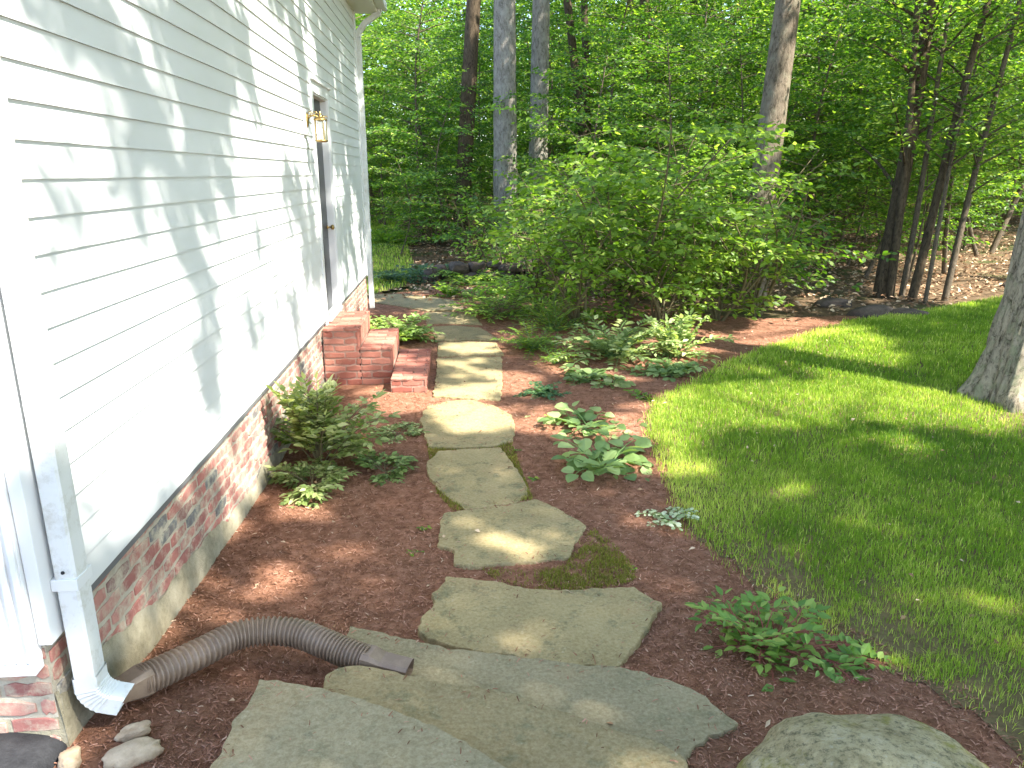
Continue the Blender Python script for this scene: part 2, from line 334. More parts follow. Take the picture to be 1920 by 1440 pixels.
# ------------------------------------------------------------------ house
WX = -1.314
Y0, Y1, ZB, ZT = 2.15, 10.95, .612, 4.06
EXPO = .1143
house = wthing('white_house', (WX, Y0, 0), 'white clapboard house wall on a red brick foundation', 'house')
DY0, DY1, DZ0, DZ1 = 7.44, 8.26, .60, 2.72
def siding_strip(mb, ya, yb, za, zb, axis='x', sgn=1):
    """lapped boards: bottoms stand proud, tops tuck under the next board"""
    n0 = math.floor((za - ZB) / EXPO + 1e-6); z = ZB + n0 * EXPO; rs = np.random.default_rng(int(abs(ya) * 100))
    while z < zb - 1e-4:
        a = max(z, za); b = min(z + EXPO, zb); xo = .0125 - .0095 * (a - z) / EXPO; xi = .0125 - .0095 * (b - z) / EXPO
        n = max(2, int((yb - ya) / .35)); yy = np.linspace(ya, yb, n)
        wv = .0012 * (rs.random(n) - .5)
        bot = np.stack([np.full(n, xo) + wv, yy, np.full(n, a) + wv], 1); top = np.stack([np.full(n, xi) + wv, yy, np.full(n, b)], 1); lip = np.stack([np.full(n, .001), yy, np.full(n, a + .0005)], 1)
        V = np.concatenate([lip, bot, top]); i = np.arange(n - 1)
        F = np.concatenate([np.stack([i, i + 1, i + n + 1, i + n], 1), np.stack([i + n, i + n + 1, i + 2 * n + 1, i + 2 * n], 1)])
        if axis == 'x': V = V + np.array([WX, 0, 0])
        else: V = np.stack([V[:, 1], Y0 - V[:, 0], V[:, 2]], 1); F = F[:, ::-1]
        mb.add(V, F[:, ::-1]); z += EXPO
mb = MB()
siding_strip(mb, Y0 + .10, DY0 - .09, ZB, ZT); siding_strip(mb, DY1 + .09, Y1 - .1, ZB, ZT); siding_strip(mb, DY0 - .09, DY1 + .09, DZ1 + .11, ZT)
siding_strip(mb, -9, WX - .17, ZB, ZT, 'y')
mb.build('siding', M['siding'], house)
mb = MB()   # wall body behind the boards, with the door recess left open
mb.box((-9, Y0 + .003, ZB - .012), (WX, DY0 - .01, ZT)); mb.box((-9, DY1 + .01, ZB - .012), (WX, Y1, ZT)); mb.box((-9, DY0 - .01, DZ1 + .01), (WX, DY1 + .01, ZT)); mb.box((-9, DY0 - .01, -.3), (WX - .17, DY1 + .01, DZ1 + .01))
mb.build('wall', M['trim'], house)
for a, b, z in ((Y0 - .02, Y0 + .105, .575), (Y1 - .105, Y1 + .02, ZB - .03)): mb = MB(); mb.box((WX - .02, a, z), (WX + .022, b, ZT)); mb.build('corner_board', M['trim'], house, bevel=.003)
mb = MB()   # fluted pilaster on the front face
mb.box((WX - .19, Y0 - .035, .52), (WX - .022, Y0, ZT))
for q in range(5): mb.box((WX - .18 + q * .034, Y0 - .047, .505), (WX - .16 + q * .034, Y0 - .035, ZT))
mb.box((WX - .195, Y0 - .055, .49), (WX - .022, Y0 - .002, .52))
mb.build('pilaster', M['trim'], house, bevel=.004)
# foundation: bricks over mortar
def brick_wall(mb, o, u, v, nrm, W, H, bl=.203, bh=.0677, gap=.016, depth=.006, rs=None, keep=None, arange=(0, 1)):
    o, u, v, nrm = map(lambda q: np.asarray(q, float), (o, u, v, nrm)); r = 0; z = 0.
    while z < H - bh * .4:
        x = -bl / 2 * (r % 2); h = min(bh - gap, H - z)
        while x < W - .02:
            a = max(x, 0.) + gap / 2; b = min(x + bl - gap / 2, W)
            if b - a > .02 and (keep is None or keep(.5 * (a + b), z)):
                n = 5; tx = np.linspace(a, b, n); j = lambda: (rs.random(n) - .5) * .013
                P = np.concatenate([np.stack([tx, np.full(n, z) + j()], 1), np.stack([tx[::-1], np.full(n, z + h) + j()], 1)])
                P[0, 1] += .006; P[n - 1, 1] += .006; P[n, 1] -= .006; P[-1, 1] -= .006
                cc = P.mean(0); dpt = depth * (.4 + rs.random()); m = len(P)
                V = np.concatenate([o + np.outer(P[:, 0], u) + np.outer(P[:, 1], v) - nrm * .01,
                                    o + np.outer(P[:, 0], u) + np.outer(P[:, 1], v) + nrm * dpt * .6,
                                    o + np.outer(cc[0] + (P[:, 0] - cc[0]) * .95, u) + np.outer(cc[1] + (P[:, 1] - cc[1]) * .86, v) + nrm * dpt])
                i = np.arange(m); k2 = (i + 1) % m; val = arange[0] + (arange[1] - arange[0]) * rs.random()
                mb.add(V, np.concatenate([np.stack([i, k2, m + k2, m + i], 1), np.stack([m + i, m + k2, 2 * m + k2, 2 * m + i], 1)]), val)
                t = np.arange(n - 1); mb.add(V[2 * m:], np.stack([t, t + 1, m - 2 - t, m - 1 - t], 1), val)
            x += bl
        z += bh; r += 1
rs = np.random.default_rng(5)
mb = MB(); mb.box((-9, Y0 - .0, -.4), (WX - .013, DY0 - .012, ZB - .014)); mb.box((-9, DY1 + .012, -.4), (WX - .013, Y1 - .0, ZB - .014)); mb.box((-9, DY0 - .012, -.4), (WX - .18, DY1 + .012, .55))
fd = mb.build('foundation', M['mortar'], house)
mb = MB()
brick_wall(mb, (WX - .013, Y0 + .005, ZB - .06 - .0677 * 7), (0, 1, 0), (0, 0, 1), (1, 0, 0), Y1 - Y0 - .01, .0677 * 7 + .044, rs=rs)
brick_wall(mb, (-4.02, Y0, ZB - .10 - .0677 * 7), (1, 0, 0), (0, 0, 1), (0, -1, 0), 2.69, .0677 * 7 + .044, rs=rs)
mb.build('brick_face', M['brick'], house)
def pgt(y): return np.interp(y, [2.1, 2.36, 3.16, 4.26, 5.2, 6.5, 11], [.40, .35, .215, .12, .07, .05, .03])
mb = MB(); ny, nz = 260, 12; yy = np.linspace(Y0 - .006, Y1, ny); rr = np.linspace(0, 1, nz)
top = pgt(yy) + .1 * (fbm(yy * 4, yy * 0, 31) - .5) + .05 * (fbm(yy * 22, yy * 0, 33) - .5)
Vg = np.stack([np.broadcast_to(WX + .014 * (1 - rr[None] ** 6) - .008 + .004 * fbm(yy * 9, yy * 0, 4)[:, None], (ny, nz)), np.broadcast_to(yy[:, None], (ny, nz)), -.15 + (top[:, None] + .15) * rr[None]], -1)
I = np.arange(ny * nz).reshape(ny, nz); F = np.stack([I[:-1, :-1], I[1:, :-1], I[1:, 1:], I[:-1, 1:]], -1).reshape(-1, 4)
mb.add(Vg.reshape(-1, 3), F)
xx = np.linspace(-4, WX + .006, 90); top = .37 + .04 * (fbm(xx * 4, xx * 0, 37) - .5)
Vg = np.stack([np.broadcast_to(xx[:, None], (90, nz)), np.broadcast_to(Y0 - .014 * (1 - rr[None] ** 6) + .008 + 0 * xx[:, None], (90, nz)), -.15 + (top[:, None] + .15) * rr[None]], -1)
I = np.arange(90 * nz).reshape(90, nz); mb.add(Vg.reshape(-1, 3), np.stack([I[:-1, :-1], I[1:, :-1], I[1:, 1:], I[:-1, 1:]], -1).reshape(-1, 4))
mb.build('cement_parging', M['parge'], house, smooth=True)
mb = MB(); mb.box((WX - .012, Y0 + .1, ZB - .026), (WX + .012, DY0 - .09, ZB - .001)); mb.box((WX - .012, DY1 + .09, ZB - .026), (WX + .012, Y1 - .1, ZB - .001)); mb.build('dark_gap_strip', NT('dark_gap_strip').fin((.12, .12, .12), .6, .3), house)  # dark strip along the gap line below the siding boards
# door in its recess
mb = MB(); mb.box((WX - .12, DY0 + .013, DZ0), (WX - .062, DY1 - .013, DZ1 - .013)); door = mb.build('door', M['door'], house)
mb = MB()
for za, zb in ((.75, 1.35), (1.5, 2.55)):
    for ya, yb in ((DY0 + .1, DY0 + .37), (DY0 + .46, DY0 + .73)): mb.box((WX - .062, ya, za), (WX - .056, yb, zb))
mb.build('panel', M['door'], door, bevel=.004)
mb = MB(); lathe(mb, (0, 0, 0), [(.002, 0), (.02, .0), (.02, .01), (.008, .02), (.008, .04), (.026, .05), (.026, .07), (.002, .08)], 14)
V = mb.V[0]; mb.V[0] = np.stack([V[:, 2] + WX - .062, V[:, 0] + DY1 - .07, V[:, 1] + 1.45], 1); mb.build('knob', M['brass'], door, smooth=True)
mb = MB()
mb.box((WX - .17, DY0 - .012, DZ0 - .03), (WX + .004, DY0 + .012, DZ1 + .012)); mb.box((WX - .17, DY1 - .012, DZ0 - .03), (WX + .004, DY1 + .012, DZ1 + .012)); mb.box((WX - .17, DY0 + .012, DZ1 - .012), (WX + .004, DY1 - .012, DZ1 + .012))
mb.box((WX + .004, DY0 - .092, DZ0 - .07), (WX + .02, DY0 - .002, DZ1 + .10)); mb.box((WX + .004, DY1 + .002, DZ0 - .07), (WX + .02, DY1 + .092, DZ1 + .10)); mb.box((WX + .004, DY0 - .002, DZ1 + .002), (WX + .02, DY1 + .002, DZ1 + .10))
mb.box((WX + .004, DY0 - .1, DZ1 + .10), (WX + .045, DY1 + .1, DZ1 + .118))
mb.build('door_frame', M['trim'], house, bevel=.003)
mb = MB(); mb.box((WX - .16, DY0 + .013, DZ0 - .03), (WX + .05, DY1 - .013, DZ0 - .002)); mb.build('threshold', M['sill'], house, bevel=.006)
# eave, gutter, roof
mb = MB(); mb.box((WX - .01, Y0 - .35, ZT), (-1.02, Y1 + .15, ZT + .03)); mb.box((-1.02, Y0 - .35, ZT - .01), (-1.0, Y1 + .15, ZT + .16)); mb.box((-9, Y0 - .35, ZT + .001), (WX - .01, Y0, ZT + .03)); mb.build('eave', M['soffit'], house)
mb = MB(); mb.box((-.998, Y0 - .35, ZT + .03), (-.88, Y1 + .15, ZT + .14)); mb.build('gutter', M['trim'], house, bevel=.012)
mb = MB(); V = [(-.93, Y0 - .4, ZT + .165), (-.93, Y1 + .2, ZT + .165), (-5, Y1 + .2, 6.6), (-5, Y0 - .4, 6.6), (-9.1, Y1 + .2, ZT + .16), (-9.1, Y0 - .4, ZT + .16)]
mb.add(V, [(0, 1, 2, 3), (3, 2, 4, 5)]); mb.add([(a, b, c2 - .03) for a, b, c2 in V], [(3, 2, 1, 0), (5, 4, 2, 3)]); mb.build('roof', M['roof'], house)
mb = MB(); mb.add([(WX, Y0 + .001, ZT + .03), (-9, Y0 + .001, ZT + .03), (-5, Y0 + .001, 6.5)], [(0, 2, 1)]); mb.build('gable', M['siding'], house); mb = MB(); mb.add([(WX, Y1 - .001, ZT + .03), (-9, Y1 - .001, ZT + .03), (-5, Y1 - .001, 6.5)], [(0, 1, 2)]); mb.build('gable', M['siding'], house)
# downspouts
def rect_sweep(mb, P, w_, h_, ridge=0.):
    P = np.asarray(P, float); T = unit(np.gradient(P, axis=0)); S = np.array([0, 1., 0])
    N = unit(np.cross(T, S)); n = len(P); rows = []
    c = [(-1, -.8), (-.8, -1), (.8, -1), (1, -.8), (1, .8), (.8, 1), (-.8, 1), (-1, .8)]
    for i in range(n):
        k2 = 1 + (ridge * (i % 2) if 1 < i < n - 2 else 0)
        rows.append([P[i] + N[i] * a * w_ / 2 * k2 + S * b * h_ / 2 * k2 for a, b in c])
    V = np.array(rows).reshape(-1, 3); i = np.arange(n - 1)[:, None] * 8; j = np.arange(8)[None]; k3 = (j + 1) % 8
    mb.add(V, np.stack([i + j, i + k3, i + 8 + k3, i + 8 + j], -1).reshape(-1, 4))
DX, DYc = -1.248, 2.225
mb = MB(); rect_sweep(mb, [(DX, DYc, z) for z in (.375, .8, 2, 3.4, 3.75)], .068, .088); rect_sweep(mb, [(DX, DYc, 3.74), (DX, DYc, 3.8), (DX + .1, DYc, 3.93), (DX + .24, DYc, 4.05), (DX + .26, DYc, 4.1)], .07, .098)
sp = mb.build('downspout', M['spout'], house)
mb = MB(); th = np.linspace(0, 1.05, 15); R_ = .10
pts = [(DX, DYc, .41)] + [(DX + R_ * (1 - math.cos(t)), DYc + .035 * (1 - math.cos(t)), .375 - R_ * math.sin(t)) for t in th]; pts += [(pts[-1][0] + .035, DYc + .03, pts[-1][2] - .02)]
rect_sweep(mb, pts, .078, .092, .045); mb.build('elbow', M['spout'], sp)
mb = MB(); mb.box((WX + .023, DYc - .049, .735), (DX + .038, DYc + .049, .775)); mb.build('strap', M['trim'], sp, bevel=.002)
for yy_, zz_ in ((DYc - .047, .80), (DYc + .047, .80)): mb = MB(); lathe(mb, (0, 0, 0), [(.001, 0), (.006, 0), (.005, .004), (.001, .005)], 8); V = mb.V[0]; mb.V[0] = np.stack([V[:, 0] + DX + .0, yy_ + (V[:, 2]) * (1 if yy_ > DYc else -1), V[:, 1] + zz_], 1); mb.build('screw', M['black'], sp)
mb = MB(); yd = Y1 + .045
rect_sweep(mb, [(DX - .02, yd, z) for z in (.1, 1, 2, 3, 3.75)], .07, .09); rect_sweep(mb, [(DX - .02, yd, 3.74), (DX - .02, yd, 3.8), (DX + .08, yd, 3.93), (DX + .26, yd, 4.05), (DX + .28, yd, 4.1)], .07, .09)
s2 = mb.build('downspout', M['spout'], house)
for z in (1.2, 3.3):
    mb = MB(); mb.box((WX + .0, yd - .05, z), (DX + .02, yd + .05, z + .03)); mb.build('strap', M['trim'], s2)

# wall lantern by the door
LY, LZ = 6.96, 2.42
lan = wthing('wall_lantern', (WX + .03, LY, LZ), 'brass coach lantern with clear glass on a white mounting block beside the door', 'lantern')
mb = MB(); mb.box((WX + .0, LY - .065, LZ - .13), (WX + .035, LY + .065, LZ + .15)); mb.build('mounting_block', M['trim'], lan, bevel=.01)
mb = MB(); lathe(mb, (0, 0, 0), [(.001, .0), (.05, .0), (.046, .012), (.02, .02), (.001, .022)], 18); V = mb.V[0]; mb.V[0] = np.stack([V[:, 2] + WX + .035, V[:, 0] * .9 + LY, V[:, 1] * 1.7 + LZ + .03], 1); mb.build('backplate', M['brass'], lan, smooth=True)
lan.scale = (.75, .75, .75)
LXc = WX + .19
mb = MB(); t = np.linspace(0, 1, 16)
add_tube(mb, np.stack([WX + .05 + t * .13, t * 0 + LY, LZ + .05 + .035 * np.sin(t * PI)], 1), .010, 8)
t = np.linspace(0, 2.2 * PI, 22)
for sx in (1, -1): add_tube(mb, np.stack([WX + .1 + sx * .03 + .028 * np.cos(t) * (1 - t / 12), t * 0 + LY, LZ + .1 + .028 * np.sin(t) * (1 - t / 12)], 1), .006, 6)
mb.build('arm', M['brass'], lan, smooth=True)
mb = MB(); lathe(mb, (LXc, LY, LZ + .03), [(.001, .1), (.012, .095), (.01, .08), (.018, .07), (.012, .055), (.04, .03), (.075, .015), (.08, 0), (.07, -.004)], 20)
for q in range(4):
    t = np.linspace(-.3, 1.3 * PI, 10); a = q * PI / 2 + .6
    add_tube(mb, np.stack([LXc + (.07 + .018 * np.cos(t)) * math.cos(a), LY + (.07 + .018 * np.cos(t)) * math.sin(a), LZ + .06 + .02 * np.sin(t)], 1), .005, 6)
mb.build('cap', M['brass'], lan, smooth=True)
mb = MB(); lathe(mb, (LXc, LY, LZ), [(.062, .03), (.065, -.02), (.065, -.19), (.062, -.2)], 24); mb.build('glass', M['glass'], lan, smooth=True)
mb = MB(); lathe(mb, (LXc, LY, LZ - .2), [(.001, -.012), (.05, -.012), (.074, 0), (.074, .012), (.06, .014), (.001, .014)], 20)
for q in range(4): a = q * PI / 2 + .6; add_tube(mb, [(LXc + .07 * math.cos(a), LY + .07 * math.sin(a), LZ - .19), (LXc + .07 * math.cos(a), LY + .07 * math.sin(a), LZ + .035)], .0055, 6)
mb.build('cage', M['brass'], lan, smooth=True)
mb = MB()
for q in range(3): a = q * 2.1; lathe(mb, (LXc + .02 * math.cos(a), LY + .02 * math.sin(a), LZ - .185), [(.009, 0), (.009, .08), (.012, .09), (.001, .13)], 10)
mb.build('candle', NT('candle_sleeve').fin((.75, .72, .6), .5, .3), lan)

# brick steps
st = wthing('brick_steps', (-.8, 7.6, 0), 'three red brick steps leading down from the side door', 'steps')
SY0, SY1 = 7.14, 8.1
for q, (xa, xb, zt, ya) in enumerate(((WX + .004, -.96, .565, SY0), (-.96, -.65, .375, SY0), (-.65, -.31, .15, 6.82))):
    mb = MB(); mb.box((xa, ya + .012, -.2), (xb - .012, SY1 - .012, zt - .012)); stp = mb.build('step', M['stepmortar'], st)
    mb = MB(); W = xb - xa
    brick_wall(mb, (xa, ya, zt - .012), (1, 0, 0), (0, 1, 0), (0, 0, 1), W, SY1 - ya, bl=.205 if W < .34 else .205, bh=.0957, gap=.009, depth=.012, rs=rs)
    brick_wall(mb, (xa, ya + .012, -.13), (1, 0, 0), (0, 0, 1), (0, -1, 0), W, zt + .117, rs=rs, bh=.0677)
    brick_wall(mb, (xb - .012, ya, zt - .19), (0, 1, 0), (0, 0, 1), (1, 0, 0), SY1 - ya, .178, bl=.0957, bh=.178, gap=.009, rs=rs)
    brick_wall(mb, (xb, SY1 - .012, -.13), (-1, 0, 0), (0, 0, 1), (0, 1, 0), W, zt + .117, rs=rs, bh=.0677)
    mb.build('brick_facing', M['stepbrick'], stp)
print('house', time.time() - T0)

# ------------------------------------------------------------------ stone slabs
def slab(name, px, ztop, thick, mat, label, group, seed, cat='paving stone', extra=None):
    P = [gnd(x, y, ztop)[:2] for x, y in px]
    if extra: P += [np.array(e, float) for e in extra]
    Q = []; r = np.random.default_rng(seed)
    for i in range(len(P)):
        a, b = P[i], P[(i + 1) % len(P)]; n = max(2, int(np.hypot(*(b - a)) / .012)); t = np.arange(n) / n
        seg = a + (b - a) * t[:, None]; nr = np.array([-(b - a)[1], (b - a)[0]]); nr /= np.hypot(*nr) + 1e-9
        w_ = (.6 * (fbm(seg[:, 0] * 11, seg[:, 1] * 11, seed) - .5) + .5 * (fbm(seg[:, 0] * 45, seg[:, 1] * 45, seed, 3) - .5)) * .055 * np.clip(np.minimum(t, 1 - t) * n / 3, 0, 1)
        Q.append(seg + nr * w_[:, None])
    Q = np.concatenate(Q); Q = .25 * np.roll(Q, 1, 0) + .5 * Q + .25 * np.roll(Q, -1, 0); n = len(Q); c = Q.mean(0)
    mb = MB(); rows = []
    for s_, dz in ((1.01, -thick), (1.003, -.02), (1.0, -.005), (.994, 0), (.85, .0), (.65, 0), (.4, 0), (.15, 0)):
        R = c + (Q - c) * s_; z = ztop + dz + (.008 * (fbm(R[:, 0] * 5, R[:, 1] * 5, seed + 3) - .5) * (1 if s_ < .999 else .6))
        rows.append(np.column_stack([R, z]))
    V = np.concatenate(rows); i = np.arange(len(rows) - 1)[:, None] * n; j = np.arange(n)[None]; k2 = (j + 1) % n
    mb.add(V, np.stack([i + j, i + k2, i + n + k2, i + n + j], -1).reshape(-1, 4))
    V2 = np.concatenate([rows[-1], [[c[0], c[1], ztop]]]); j = np.arange(n); mb.add(V2, np.stack([j, (j + 1) % n, np.full(n, n)], 1))
    o = mb.build(name, mat, smooth=True); o.data.polygons.foreach_set('use_smooth', np.zeros(len(o.data.polygons), bool)); tag(o, label, cat, group); SLABS.append(c + (Q - c) * .97); SLABZ.append(ztop); return o
SLABS = []; SLABZ = []
GP = 'flagstones of the garden path'; GS = 'bluestone steps at the near end of the path'
slab('stone_tread', [(485, 1270), (520, 1272), (600, 1287), (680, 1308), (740, 1330), (830, 1368), (900, 1405), (985, 1455), (1040, 1490)], .29, .3, M['slab_blue'], 'broad blue grey stone tread at the bottom edge, nearest to the camera', GS, 1, 'stone step', extra=[(.35, 1.3), (.2, .2), (-.75, .2), (-.80, 1.55), (-.76, 2.0)])
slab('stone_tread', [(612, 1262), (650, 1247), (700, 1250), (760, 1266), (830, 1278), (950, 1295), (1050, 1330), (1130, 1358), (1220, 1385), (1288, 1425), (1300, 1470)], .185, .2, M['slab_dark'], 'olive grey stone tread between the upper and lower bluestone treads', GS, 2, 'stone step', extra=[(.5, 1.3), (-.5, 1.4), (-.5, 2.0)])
slab('stone_tread', [(655, 1172), (720, 1185), (800, 1205), (860, 1217), (960, 1228), (1060, 1242), (1170, 1252), (1262, 1276), (1310, 1298), (1350, 1330), (1387, 1355), (1372, 1368), (1330, 1378), (1300, 1400), (1285, 1440)], .098, .12, M['slab_blue'], 'long blue grey lowest stone tread with the pipe outlet resting on it', GS, 3, 'stone step', extra=[(.55, 1.5), (-.35, 1.9), (-.5, 2.4)])
slab('flagstone', [(835, 1080), (870, 1083), (930, 1090), (1000, 1105), (1075, 1106), (1190, 1100), (1205, 1112), (1243, 1130), (1218, 1165), (1200, 1198), (1180, 1220), (1160, 1250), (1040, 1245), (950, 1228), (860, 1215), (800, 1195), (783, 1180), (790, 1155), (812, 1135), (808, 1112), (826, 1098)], .034, .08, M['slab'], 'wide mossy flagstone just beyond the lowest stone tread', GP, 4)
slab('flagstone', [(832, 962), (880, 955), (950, 947), (1005, 935), (1050, 955), (1100, 985), (1085, 1010), (1062, 1045), (980, 1052), (880, 1062), (850, 1055), (850, 1030), (820, 1022), (825, 990)], .018, .07, M['slab'], 'flagstone with the brightest sun patch, pointed towards the lawn', GP, 5)
slab('flagstone', [(822, 845), (860, 842), (938, 838), (962, 868), (985, 905), (990, 925), (970, 942), (900, 952), (870, 954), (830, 925), (806, 895), (800, 868)], .018, .07, M['slab'], 'rounded trapezoid flagstone, wholly shaded, fourth from the stone treads' if 0 else 'rounded shaded flagstone just behind the sun-patched pointed one', GP, 6)
slab('flagstone', [(800, 762), (840, 752), (880, 749), (925, 760), (960, 778), (965, 800), (962, 822), (930, 834), (870, 838), (802, 836), (795, 810), (788, 785)], .018, .07, M['slab'], 'broad flagstone with sunlit back edge, nearest to the foot of the brick steps', GP, 7)
slab('flagstone', [(818, 672), (880, 668), (940, 668), (942, 700), (938, 748), (880, 746), (812, 742), (818, 705)], .018, .07, M['slab'], 'squarish dappled flagstone alongside the lowest brick step', GP, 8)
slab('flagstone', [(822, 642), (880, 640), (930, 642), (945, 664), (880, 665), (820, 668)], .018, .07, M['slab'], 'short wide flagstone behind the dappled squarish one', GP, 9)
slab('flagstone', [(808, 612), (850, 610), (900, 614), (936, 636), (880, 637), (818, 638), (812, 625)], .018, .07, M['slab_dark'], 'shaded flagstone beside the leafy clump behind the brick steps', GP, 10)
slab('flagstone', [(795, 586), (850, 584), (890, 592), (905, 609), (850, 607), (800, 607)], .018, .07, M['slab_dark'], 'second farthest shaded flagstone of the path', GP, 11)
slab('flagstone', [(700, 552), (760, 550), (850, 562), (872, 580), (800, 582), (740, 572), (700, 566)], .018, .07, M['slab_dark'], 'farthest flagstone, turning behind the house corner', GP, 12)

# ------------------------------------------------------------------ mulch chips, litter, moss
def in_slabs(x, y):
    r = np.zeros(len(x), bool)
    for Q in SLABS:
        s_ = Q[::4]; bb = (x > s_[:, 0].min()) & (x < s_[:, 0].max()) & (y > s_[:, 1].min()) & (y < s_[:, 1].max())
        if bb.any(): r[bb] |= inpoly(x[bb], y[bb], s_)
    return r
def scatter(P, n, rng, dens=None):
    P = np.array(P); x = rng.uniform(P[:, 0].min(), P[:, 0].max(), n); y = rng.uniform(P[:, 1].min(), P[:, 1].max(), n)
    m = inpoly(x, y, P)
    if dens is not None: m &= rng.random(n) < dens(x, y)
    return x[m], y[m]
def slivers(name, x, y, L, W, mat, rng, tilt=.25, zoff=.004, arr=None, zfix=None):
    n = len(x); a = rng.uniform(0, 2 * PI, n); d = np.stack([np.cos(a), np.sin(a), rng.normal(0, tilt, n)], 1); nr = unit(np.stack([rng.normal(0, tilt, n), rng.normal(0, tilt, n), np.ones(n)], 1))
    zz_ = terr(x, y) if zfix is None else np.where(np.isnan(zfix), terr(x, y), zfix)
    pos = np.stack([x, y, zz_ + zoff + rng.random(n) * .006], 1) - unit(d) * (np.broadcast_to(L, (n,)) / 2)[:, None]
    mb = MB(); s = unit(np.cross(d, nr)); d = unit(d); u = np.cross(s, d)
    loc = np.array([(0, -.5, 0), (0, .5, 0), (.5, -.45, .5), (.5, .55, .5), (1, -.3, 0), (1, .3, 0)]); L = np.broadcast_to(L, (n,)); W = np.broadcast_to(W, (n,))
    V = pos[:, None] + loc[None, :, 0, None] * (d * L[:, None])[:, None] + loc[None, :, 1, None] * (s * W[:, None])[:, None] + loc[None, :, 2, None] * (u * W[:, None])[:, None]
    F = (np.arange(n)[:, None, None] * 6 + np.array([(0, 2, 3, 1), (2, 4, 5, 3)])[None]).reshape(-1, 4)
    mb.add(V.reshape(-1, 3), F, np.repeat(rng.random(n) if arr is None else arr, 2)); return mb.build(name, mat)
rng = np.random.default_rng(11)
LW = np.array(LAWN)
x, y = scatter(MULCH, 620000, rng, lambda x, y: np.clip(1.5 / (1 + (np.maximum(y, 0) / 3.2) ** 2.2), .04, 1) * (y > .8))
m = ~in_slabs(x, y) & (x > WX + .01) & ~(inpoly(x, y, LAWN) & (dpoly(x, y, LAWN) > np.where(y < 4, .1 + .5 * rng.random(len(x)) ** 2, .1))) & ~((x < -.3) & (y > SY0 - .3) & (y < SY1)); x, y = x[m], y[m]
xs, ys = [], []; zs = []
for Q, zt in zip(SLABS, SLABZ):
    n = int(900 * max(.1, np.ptp(Q[:, 0]) * np.ptp(Q[:, 1]))); px_, py_ = rng.uniform(Q[:, 0].min(), Q[:, 0].max(), n), rng.uniform(Q[:, 1].min(), Q[:, 1].max(), n); q = Q[::4]
    m = inpoly(px_, py_, q) & (py_ > .8) & (rng.random(n) < np.exp(-dpoly(px_, py_, q) / .035) + .035); xs.append(px_[m]); ys.append(py_[m]); zs.append(np.full(m.sum(), zt))
zx = np.concatenate([np.full(len(x), np.nan)] + zs); x = np.concatenate([x] + xs); y = np.concatenate([y] + ys); sz = 1 + y * .09
o = slivers('mulch_chips', x, y, rng.uniform(.006, .024, len(x)) * sz, rng.uniform(.0015, .0042, len(x)) * sz, M['chip'], rng, zfix=zx, arr=rng.random(len(x)) ** 1.3)
tag(o, 'shredded red brown bark mulch covering the beds beside the path', 'mulch', kind='stuff')
# litter in the woods
LIT = [(-14, 11.5), (-3, 12.5), (3, 11.5), (6, 9.8), (9, 12.2), (14, 13), (26, 14), (40, 36), (-14, 40)]
x, y = scatter(LIT, 110000, rng, lambda x, y: np.clip(1.3 - y / 40, .2, 1)); m = ~inpoly(x, y, BACKLAWN) & ~inpoly(x, y, LAWN) & ~((x < -1.2) & (y < 11)); x, y = x[m], y[m]; x = np.concatenate([x, rng.uniform(-1.2, 7, 420)]); y = np.concatenate([y, rng.uniform(2, 10, 420)]); n = len(x)
a = rng.uniform(0, 2 * PI, n); mb = MB(); add_leaves(mb, np.stack([x, y, terr(x, y) + .01 + .03 * rng.random(n)], 1), np.stack([np.cos(a), np.sin(a), rng.normal(0, .3, n)], 1), np.stack([rng.normal(0, .5, n), rng.normal(0, .5, n), np.ones(n)], 1), rng.uniform(.06, .12, n) * np.where(y < 10.5, .4, 1), rng.uniform(.035, .07, n) * np.where(y < 10.5, .4, 1), rng=rng)
tag(mb.build('leaf_litter', M['litter']), 'dry tan fallen leaves on the woodland floor', 'leaf litter', kind='stuff')
# stray litter bits on near mulch and slabs
def blades(x, y, H, Wd, rng, lean=.35, hue=None, zoff=0.):
    n = len(x); a = rng.uniform(0, 2 * PI, n); l = np.abs(rng.normal(0, lean, n)); z = terr(x, y) + zoff
    dx, dy = np.cos(a) * l, np.sin(a) * l; b = rng.uniform(0, PI, n); sx, sy = np.cos(b) * Wd / 2, np.sin(b) * Wd / 2
    H = np.broadcast_to(H, (n,)); p = lambda t, w_, sg: np.stack([x + dx * H * t * t + sg * sx * w_, y + dy * H * t * t + sg * sy * w_, z + H * t * (1 - .35 * l * t)], 1)
    V = np.stack([p(0, 1, -1), p(0, 1, 1), p(.55, .8, -1), p(.55, .8, 1), p(1, 0, 0)], 1).reshape(-1, 3)
    i = np.arange(n) * 5; F4 = np.stack([i, i + 1, i + 3, i + 2], 1); F3 = np.stack([i + 2, i + 3, i + 4], 1)
    v = rng.random(n) if hue is None else hue; mb = MB(); mb.add(V, F4, v)
    mb.V.append(np.zeros((0, 3))); mb.F.append(F3); mb.A.append(v); return mb
